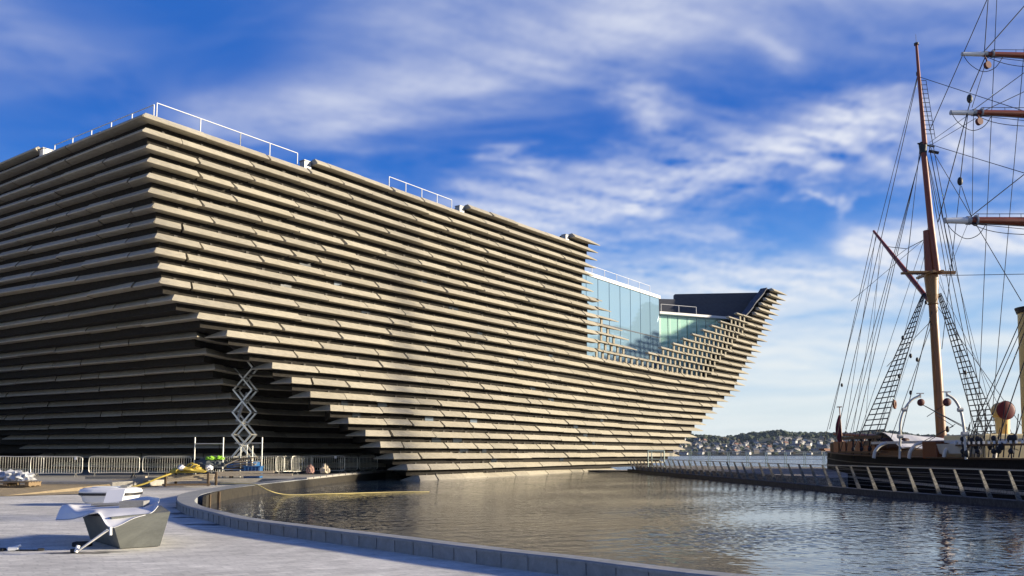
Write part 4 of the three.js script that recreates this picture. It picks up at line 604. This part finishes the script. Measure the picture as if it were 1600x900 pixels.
    const base = mesh('chassis', rbox(1.5, .55, 1.25, .06, 0, .55, 0), M.blue, t); for (const x of [-.55, .55]) for (const z of [-.6, .6]) { const w = new THREE.CylinderGeometry(.22, .22, .18, 18); w.rotateX(Math.PI / 2); w.translate(x, .22, z); mesh('wheel', clean(w), M.black, base); }
    const pl = mesh('platform', rbox(1.9, .12, 1.25, .03, 0, y1 + .08, 0), M.galvDull, t); for (const x of [-.92, 0, .92]) for (const z of [-.6, .6]) mesh('guard_post', bar(new THREE.Vector3(x, y1 + .1, z), new THREE.Vector3(x, y1 + 1.0, z), .02), M.galvDull, pl); mesh('guard_rail', merge([-.6, .6].flatMap((z) => [.55, 1].map((h) => bar(new THREE.Vector3(-.92, y1 + h, z), new THREE.Vector3(.92, y1 + h, z), .02)))), M.galvDull, pl);
  }
  // scaffold frame
  {
    const t = thing('scaffold_frame', 'open scaffold frame of grey tube posts and rails around the material pile', 'scaffold');
    for (const [X, h] of [[-16.32, 2.38], [-14.86, 2.38], [-12.86, 2.38], [-14.28, 1.9], [-13.95, 2.0], [-13.66, 1.95]]) { const z = X > -14.4 && X < -13.5 ? 43.6 : 42.6; mesh('post', bar(V(X, .15, z), V(X, h, z), .033, .033, 9), M.galv, t); }
    for (const [a, b, y, z] of [[-16.32, -14.86, 2.05, 42.55], [-14.3, -12.86, 2.08, 42.7], [-16.1, -14.86, .85, 42.55], [-14.86, -13.9, .72, 42.5]]) mesh('rail', bar(V(a, y, z), V(b, y, z), .026, .026, 8), M.galv, t);
    mesh('brace', merge([bar(V(-16.1, .85, 42.6), V(-15.8, .3, 42.6), .02), bar(V(-14.95, .85, 42.6), V(-14.7, .3, 42.6), .02)]), M.galvDull, t);
  }
  const crumple = (sx, sy, sz, seed, f = 2.2, amp = .3, ds = 3) => { const g = new THREE.IcosahedronGeometry(1, ds), p = g.attributes.position; for (let i = 0; i < p.count; i++) { const x = p.getX(i), y = p.getY(i), z = p.getZ(i), d = 1 + amp * (Math.abs(n3(x * f + seed, y * f, z * f)) * 1.4 - .5) + amp * .35 * n3(x * 6, y * 6 + seed, z * 6); p.setXYZ(i, x * d * sx, Math.max(y * d, -.45) * sy, z * d * sz); } g.computeVertexNormals(); return clean(g); };
  tag(mesh('netting_pile', merge([crumple(.72, .36, .5, 3).translate(-15.6, .95, -42.8), crumple(.4, .28, .4, 8).translate(-15.1, 1.0, -42.8)]), M.netting, scene), 'heap of dark grey netting between the left and middle scaffold posts', 'netting');
  tag(mesh('hi_vis_jacket', merge([crumple(.28, .13, .26, 21).translate(-15.45, 1.28, -42.6), crumple(.2, .14, .2, 25).translate(-15.0, 1.3, -42.65)]), M.hivis, scene), 'bright green high visibility jacket lying on the netting heap', 'jacket');
  { const t = thing('work_trestle', 'black folding trestle carrying the netting heap', 'trestle'); mesh('top', rbox(1.5, .08, .7, .02, -15.6, .78, -42.8), M.black, t); for (const x of [-16.2, -15.0]) for (const z of [42.5, 43.1]) mesh('leg', bar(V(x, .30, z), V(x, .76, z), .03), M.galvDull, t); }
  { const t = thing('timber_offcuts', 'loose heap of pale timber boards between the middle and right scaffold posts', 'timber'); for (let i = 0; i < 13; i++) { const L = R(1, 1.7), y = .86 + i * .038; const g = box(L, .035, R(.09, .18)); g.rotateZ(R(-.1, .16)); g.rotateY(R(-.25, .25)); g.translate(-13.95 + R(-.2, .2), y, -42.9 + R(-.15, .15)); mesh('board', g, i % 3 ? M.timberPale : M.timber, t); } mesh('support', merge([box(1.7, .07, .5, -13.9, .78, -42.9), box(.08, .5, .4, -14.5, .53, -42.9), box(.08, .5, .4, -13.3, .53, -42.9)]), M.timberDark, t); mesh('board', beam(V(-14.7, .95, 42.5), V(-13.5, 1.55, 42.9), .1, .03), M.timberPale, t); }
  { const t = thing('blue_crate', 'blue ribbed plastic crate under the heap of boards', 'crate'); mesh('body', rbox(.85, .56, .5, .04, -13.2, .58, -42.35), M.blue, t); for (let i = 0; i < 5; i++) mesh('rib', rbox(.03, .44, .04, .01, -13.55 + i * .175, .62, -42.08), M.blue, t); mesh('lip', rbox(.9, .06, .55, .02, -13.2, .88, -42.35), M.blue, t); }
  // long pale beams on the ground
  const bm = (a, b, w, h, label, m = M.timberPale) => tag(mesh('long_beam', beam(V(...a), V(...b), w, h), m, scene), label, 'beam');
  bm([-20.7, .38, 40.4], [-17.7, .40, 40.2], .22, .12, 'long pale beam at the left in front of the low wall');
  bm([-18.6, .30, 38.7], [-14.6, .46, 39.3], .18, .12, 'long pale beam lying nearest, running into the yellow hose stack');
  bm([-14.9, .58, 41.8], [-12.1, .62, 42.2], .2, .12, 'upper pale beam under the scaffold right of the hose stack');
  bm([-14.9, .50, 40.6], [-10.9, .50, 41.2], .22, .11, 'lower pale beam reaching towards the pool rim');
  { const t = thing('wooden_stillage', 'low timber stillage of pale planks holding the yellow hose', 'stillage'); for (let i = 0; i < 4; i++) mesh('plank', beam(V(-15.9, .30 + i * .075, 38.3 + i * .05), V(-14.0, .34 + i * .075, 38.9 + i * .05), .5 - i * .05, .06), M.timberPale, t); for (const [x, z] of [[-15.85, 38.0], [-14.1, 38.55], [-15.7, 38.8], [-14.0, 39.3]]) mesh('upright', box(.09, .62, .09, x, .36, -z), M.timberDark, t); mesh('crosspiece', beam(V(-16, .12, 38.0), V(-14, .12, 38.6), .12, .1), M.timberDark, t); }
  { const t = thing('yellow_hose', 'tangled yellow flat hose heaped on the stillage with one end trailing to the ground', 'hose'); mesh('heap', merge([crumple(.7, .2, .4, 5, 3, .5).translate(-15.0, .74, -38.6), crumple(.3, .16, .3, 15, 3, .5).translate(-15.5, .72, -38.4)]), M.yellow, t); for (let i = 0; i < 3; i++) { const g = new THREE.TorusGeometry(.2 - i * .03, .035, 6, 18); g.rotateX(.4 + i * .3); g.rotateY(i * .8); g.translate(-14.85 + i * .1, .92, -38.5); mesh('coil', clean(g), M.yellow, t); } mesh('trailing_end', (() => { const q = [], P = [[-15.6, .66, 38.2], [-16.0, .45, 37.6], [-16.4, .2, 37.0], [-16.9, .07, 36.6], [-17.6, .06, 36.5]]; const c = new THREE.CatmullRomCurve3(P.map((p) => V(...p))); const g = new THREE.TubeGeometry(c, 24, .045, 6); return clean(g); })(), M.yellow, t); }
  for (const [x, z, s, l] of [[-15.25, 38.3, 4, 'white wrapped bundle on the left of the yellow hose heap'], [-14.2, 38.9, 9, 'white wrapped bundle on the right of the yellow hose heap']]) tag(mesh('wrapped_bundle', crumple(.17, .16, .15, s).translate(x, .86, -z), M.whiteSheet, scene), l, 'bundle');
  { const t = thing('folded_sign', 'black folding frame standing open on the ground before the low wall', 'sign frame'); mesh('leg', bar(V(-18.4, .1, 39.8), V(-18.15, .62, 39.8), .03), M.black, t); mesh('leg', bar(V(-17.9, .1, 39.8), V(-18.15, .62, 39.8), .03), M.black, t); mesh('brace', bar(V(-18.35, .14, 39.8), V(-17.95, .14, 39.8), .025), M.black, t); }
  // pallet of plastic wrapped bags
  { const t = thing('wooden_pallet', 'orange brown wooden pallet at the left under clear plastic wrapped bags', 'pallet'); for (let i = 0; i < 5; i++) mesh('deck_board', box(2.0, .03, .14, -22.1, .3, -(35.9 + i * .2)), M.timber, t); for (const x of [-23, -22.1, -21.2]) mesh('block', box(.16, .13, .9, x, .22, -36.3), M.timber, t); for (let i = 0; i < 3; i++) mesh('base_board', box(2.0, .03, .12, -22.1, .14, -(35.95 + i * .35)), M.timber, t); t.position.set(1.2, .07, 1.6);
    tag(mesh('wrapped_bags', merge([crumple(.45, .26, .42, 2, 3.5, .45).translate(-21.6, .58, -34.7), crumple(.45, .3, .4, 7, 3.5, .45).translate(-20.8, .56, -34.7), crumple(.35, .25, .35, 11, 3.5, .45).translate(-20.3, .54, -34.6)]), M.plastic, scene), 'clear plastic wrapped bags slumped on the wooden pallet', 'bags'); }
  // crumpled sacks by the rim
  tag(mesh('crumpled_sack', crumple(.24, .34, .2, 31, 2.5, .4).translate(-12.0, .52, -49.4), std(C(.40, .24, .20), .9), scene), 'reddish brown crumpled sack by the pool rim, left of the white one', 'sack');
  tag(mesh('crumpled_sack', merge([crumple(.26, .36, .22, 37, 2.5, .4).translate(-11.2, .52, -49.6)]), std(C(.58, .50, .38), .9), scene), 'pale crumpled sack by the pool rim, right of the reddish one', 'sack');
  // pale hose lying over the rim and across the water
  tag(mesh('pool_hose', tube([V(-11.8, .34, 33.6), V(-10.7, .35, 33.4), V(-10.2, .30, 33.3), V(-9.7, .08, 33.2), V(-9.2, -.07, 33.4), V(-7.5, -.08, 33.9), V(-6, -.08, 34.8), V(-4.6, -.08, 35.6), V(-3.6, -.1, 36.2)], .02, 60, 7), M.yellowPipe, scene), 'thin yellow hose hanging over the rim and floating across the pool', 'hose');
}
// ---------------------------------------------------------------- the two granite benches and what lies on them
{
  const gr = M.granite;
  { // near bench: a granite block wider at the top
    const t = thing('granite_bench', 'wedge shaped grey granite bench in the foreground, wider at the top', 'bench');
    const bot = [[-6.5, 13.88], [-6.0, 14.25], [-6.95, 15.9], [-7.72, 15.3]], top = [[-6.40, 13.32, .57], [-5.73, 13.98, .61], [-6.85, 16.25, .57], [-7.63, 14.8, .49]];
    const B = bot.map(([x, z]) => V(x, .012, z)), T = top.map(([x, z, y]) => V(x, y, z)), q = []; for (let i = 0; i < 4; i++) { const j = (i + 1) % 4; q.push([B[i], B[j], T[j], T[i]]); } q.push(T, B.slice().reverse());
    mesh('block', solid(q), gr, t);
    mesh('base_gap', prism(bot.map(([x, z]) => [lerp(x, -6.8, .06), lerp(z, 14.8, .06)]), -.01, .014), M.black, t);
  }
  // thin white moulded sheet lying over the bench: droops at the left, curls up at the right, one corner pulled down
  {
    const nU = 42, nV = 18, top = [], th = .014;
    const CTRL = [
      [[-7.99, .43, 14.6], [-7.6, .46, 14.35], [-7.22, .53, 14.0], [-6.71, .63, 13.5], [-6.29, .43, 13.1], [-6.11, .55, 13.5], [-5.99, .61, 13.85], [-6.03, .70, 14.2]],
      [[-8.05, .56, 14.8], [-7.76, .58, 14.6], [-7.42, .57, 14.3], [-6.92, .64, 13.9], [-6.5, .58, 13.5], [-6.3, .62, 13.9], [-6.12, .64, 14.15], [-6.12, .73, 14.4]],
      [[-8.11, .64, 15.0], [-7.9, .665, 14.85], [-7.58, .60, 14.6], [-7.11, .63, 14.3], [-6.69, .63, 14.0], [-6.48, .64, 14.3], [-6.26, .66, 14.5], [-6.23, .75, 14.7]],
      [[-8.35, .62, 15.5], [-8.1, .64, 15.4], [-7.8, .62, 15.2], [-7.42, .63, 15.0], [-7.1, .64, 14.9], [-6.8, .67, 15.0], [-6.5, .72, 15.1], [-6.36, .78, 15.0]],
      [[-8.56, .59, 16.0], [-8.33, .61, 15.9], [-8.04, .63, 15.8], [-7.78, .64, 15.7], [-7.51, .67, 15.7], [-7.22, .72, 15.7], [-6.86, .78, 15.55], [-6.55, .78, 15.25]]];
    const alongS = CTRL.map((r) => new THREE.CatmullRomCurve3(r.map((p) => V(...p)))).map((c) => Array.from({ length: nU + 1 }, (_, i) => c.getPoint(i / nU)));
    for (let i = 0; i <= nU; i++) { const c = new THREE.CatmullRomCurve3(alongS.map((r) => r[i])); top.push(Array.from({ length: nV + 1 }, (_, j) => c.getPoint(j / nV))); }
    const q = []; const low = top.map((r) => r.map((p) => p.clone().setY(p.y - th)));
    const pos = [], idx = [], W = nV + 1, add = (A) => A.forEach((r) => r.forEach((p) => pos.push(p.x, p.y, p.z))); add(top); add(low); const n = (nU + 1) * W;
    for (let i = 0; i < nU; i++) for (let j = 0; j < nV; j++) { const a = i * W + j, b = a + W; idx.push(a, b, b + 1, a, b + 1, a + 1); idx.push(n + a, n + b + 1, n + b, n + a, n + a + 1, n + b + 1); }
    const edge = (a, b) => idx.push(a, b, n + b, a, n + b, n + a); for (let i = 0; i < nU; i++) { edge(i * W, (i + 1) * W); edge((i + 1) * W + nV, i * W + nV); } for (let j = 0; j < nV; j++) { edge(j + 1, j); edge(nU * W + j, nU * W + j + 1); }
    const g = new THREE.BufferGeometry(); g.setAttribute('position', new THREE.Float32BufferAttribute(pos, 3)); g.setIndex(idx); g.computeVertexNormals();
    tag(mesh('moulded_sheet', g, M.whiteSheet, scene), 'thin white wavy sheet draped over the near granite bench, its right end curled up', 'sheet');
  }
  tag(mesh('stone_slab', box(.40, .11, .34, -6.64, .70, -14.65, .12), M.slab, scene), 'short thick grey stone slab resting on the white sheet, the right one of the two', 'slab');
  tag(mesh('stone_slab', box(.56, .03, .3, -7.28, .665, -15.1, .1), M.slab, scene), 'long thin dark slab on the white sheet at the foot of the leaning board', 'slab');
  tag(mesh('leaning_board', box(.33, .32, .025, -7.45, .78, -15.6, .1, -.8, .1), M.whiteSheet, scene), 'white square board tilted back between the two benches', 'board');
  { // tie from the sheet's low corner to the ground
    const t = thing('tie_strap', 'white strap tying the low corner of the sheet to the paving', 'strap'); mesh('webbing', merge([beam(V(-6.31, .40, 13.08), V(-6.92, .04, 13.35), .045, .012), bar(V(-6.33, .40, 13.06), V(-6.9, .05, 13.3), .012)]), M.strap, t); mesh('hook', merge([bar(V(-6.29, .43, 13.08), V(-6.27, .31, 13.05), .022), bar(V(-6.93, .12, 13.36), V(-6.95, .015, 13.33), .03)]), M.strap, t); mesh('buckle', rbox(.12, .06, .06, .012, -7.0, .035, -13.38, .5), M.black, t);
  }
  tag(mesh('rubber_block', rbox(.28, .08, .18, .02, -7.35, .04, -14.3, .1), M.black, scene), 'small black rubber block on the paving behind the strap at the near bench', 'block');
  { const t = thing('ratchet_strap', 'black and white ratchet strap lying loose on the paving at the lower left', 'strap'); mesh('webbing', tube([V(-9.6, .012, 13.75), V(-9.0, .012, 13.72), V(-8.6, .014, 13.58), V(-8.3, .02, 13.62), V(-8.0, .016, 13.6), V(-7.7, .014, 13.62)], .013, 40, 5), M.black, t); mesh('ratchet', merge([rbox(.16, .06, .09, .015, -8.12, .04, -13.62, .3), bar(V(-8.2, .03, 13.6), V(-8.02, .09, 13.66), .02)]), M.strap, t); mesh('handle', merge([rbox(.12, .045, .08, .012, -8.3, .03, -13.6, -.3), rbox(.1, .04, .06, .012, -7.68, .025, -13.64, .5)]), M.black, t); }
  { // far bench: wrapped in white with a black band
    const t = thing('covered_bench', 'low rounded bench wrapped in white sheeting with a black band, behind the near bench', 'bench');
    const rows = [], n = 40; const prof = [[.74, .03], [.86, .10], [.92, .24], [.98, .33], [1.0, .37], [1.02, .42], [.97, .49], [.80, .53], [0.02, .54]];
    const mk = (p, name, m) => { const rr = p.map(([s, y]) => { const r = []; for (let i = 0; i <= n; i++) { const a = i / n * 2 * Math.PI, c = Math.cos(a), z = Math.sin(a), e = .6; r.push(V(-12.34 + s * .84 * Math.sign(c) * Math.pow(Math.abs(c), e), y, 25.6 + s * .62 * Math.sign(z) * Math.pow(Math.abs(z), e))); } return r; }); const q = []; for (let i = 0; i < rr.length - 1; i++) for (let j = 0; j < n; j++) q.push([rr[i][j], rr[i][j + 1], rr[i + 1][j + 1], rr[i + 1][j]]); mesh(name, solid(q), m, t); };
    mk(prof, 'wrapping', M.whiteSheet); mk([[.97, .30], [1.02, .31], [1.02, .375], [.99, .385]], 'band', M.black);
    mk([[.0, .555], [.6, .555], [.62, .535]], 'seat_pad', M.blind);
  }
  tag(mesh('stone_slab', box(.26, .05, .24, -11.8, .58, -25.4, .2), M.slab, scene), 'small grey stone slab lying on the white covered bench', 'slab');
  tag(mesh('timber_board', beam(V(-16.3, .13, 31.6), V(-14.9, .13, 31.9), .05, .27), M.timberDark, scene), 'grey brown board standing on edge behind the white covered bench', 'board');
}


scene.traverse((o) => { if (o.isMesh) { o.castShadow = true; o.receiveShadow = true; } });
renderer.render(scene, camera);
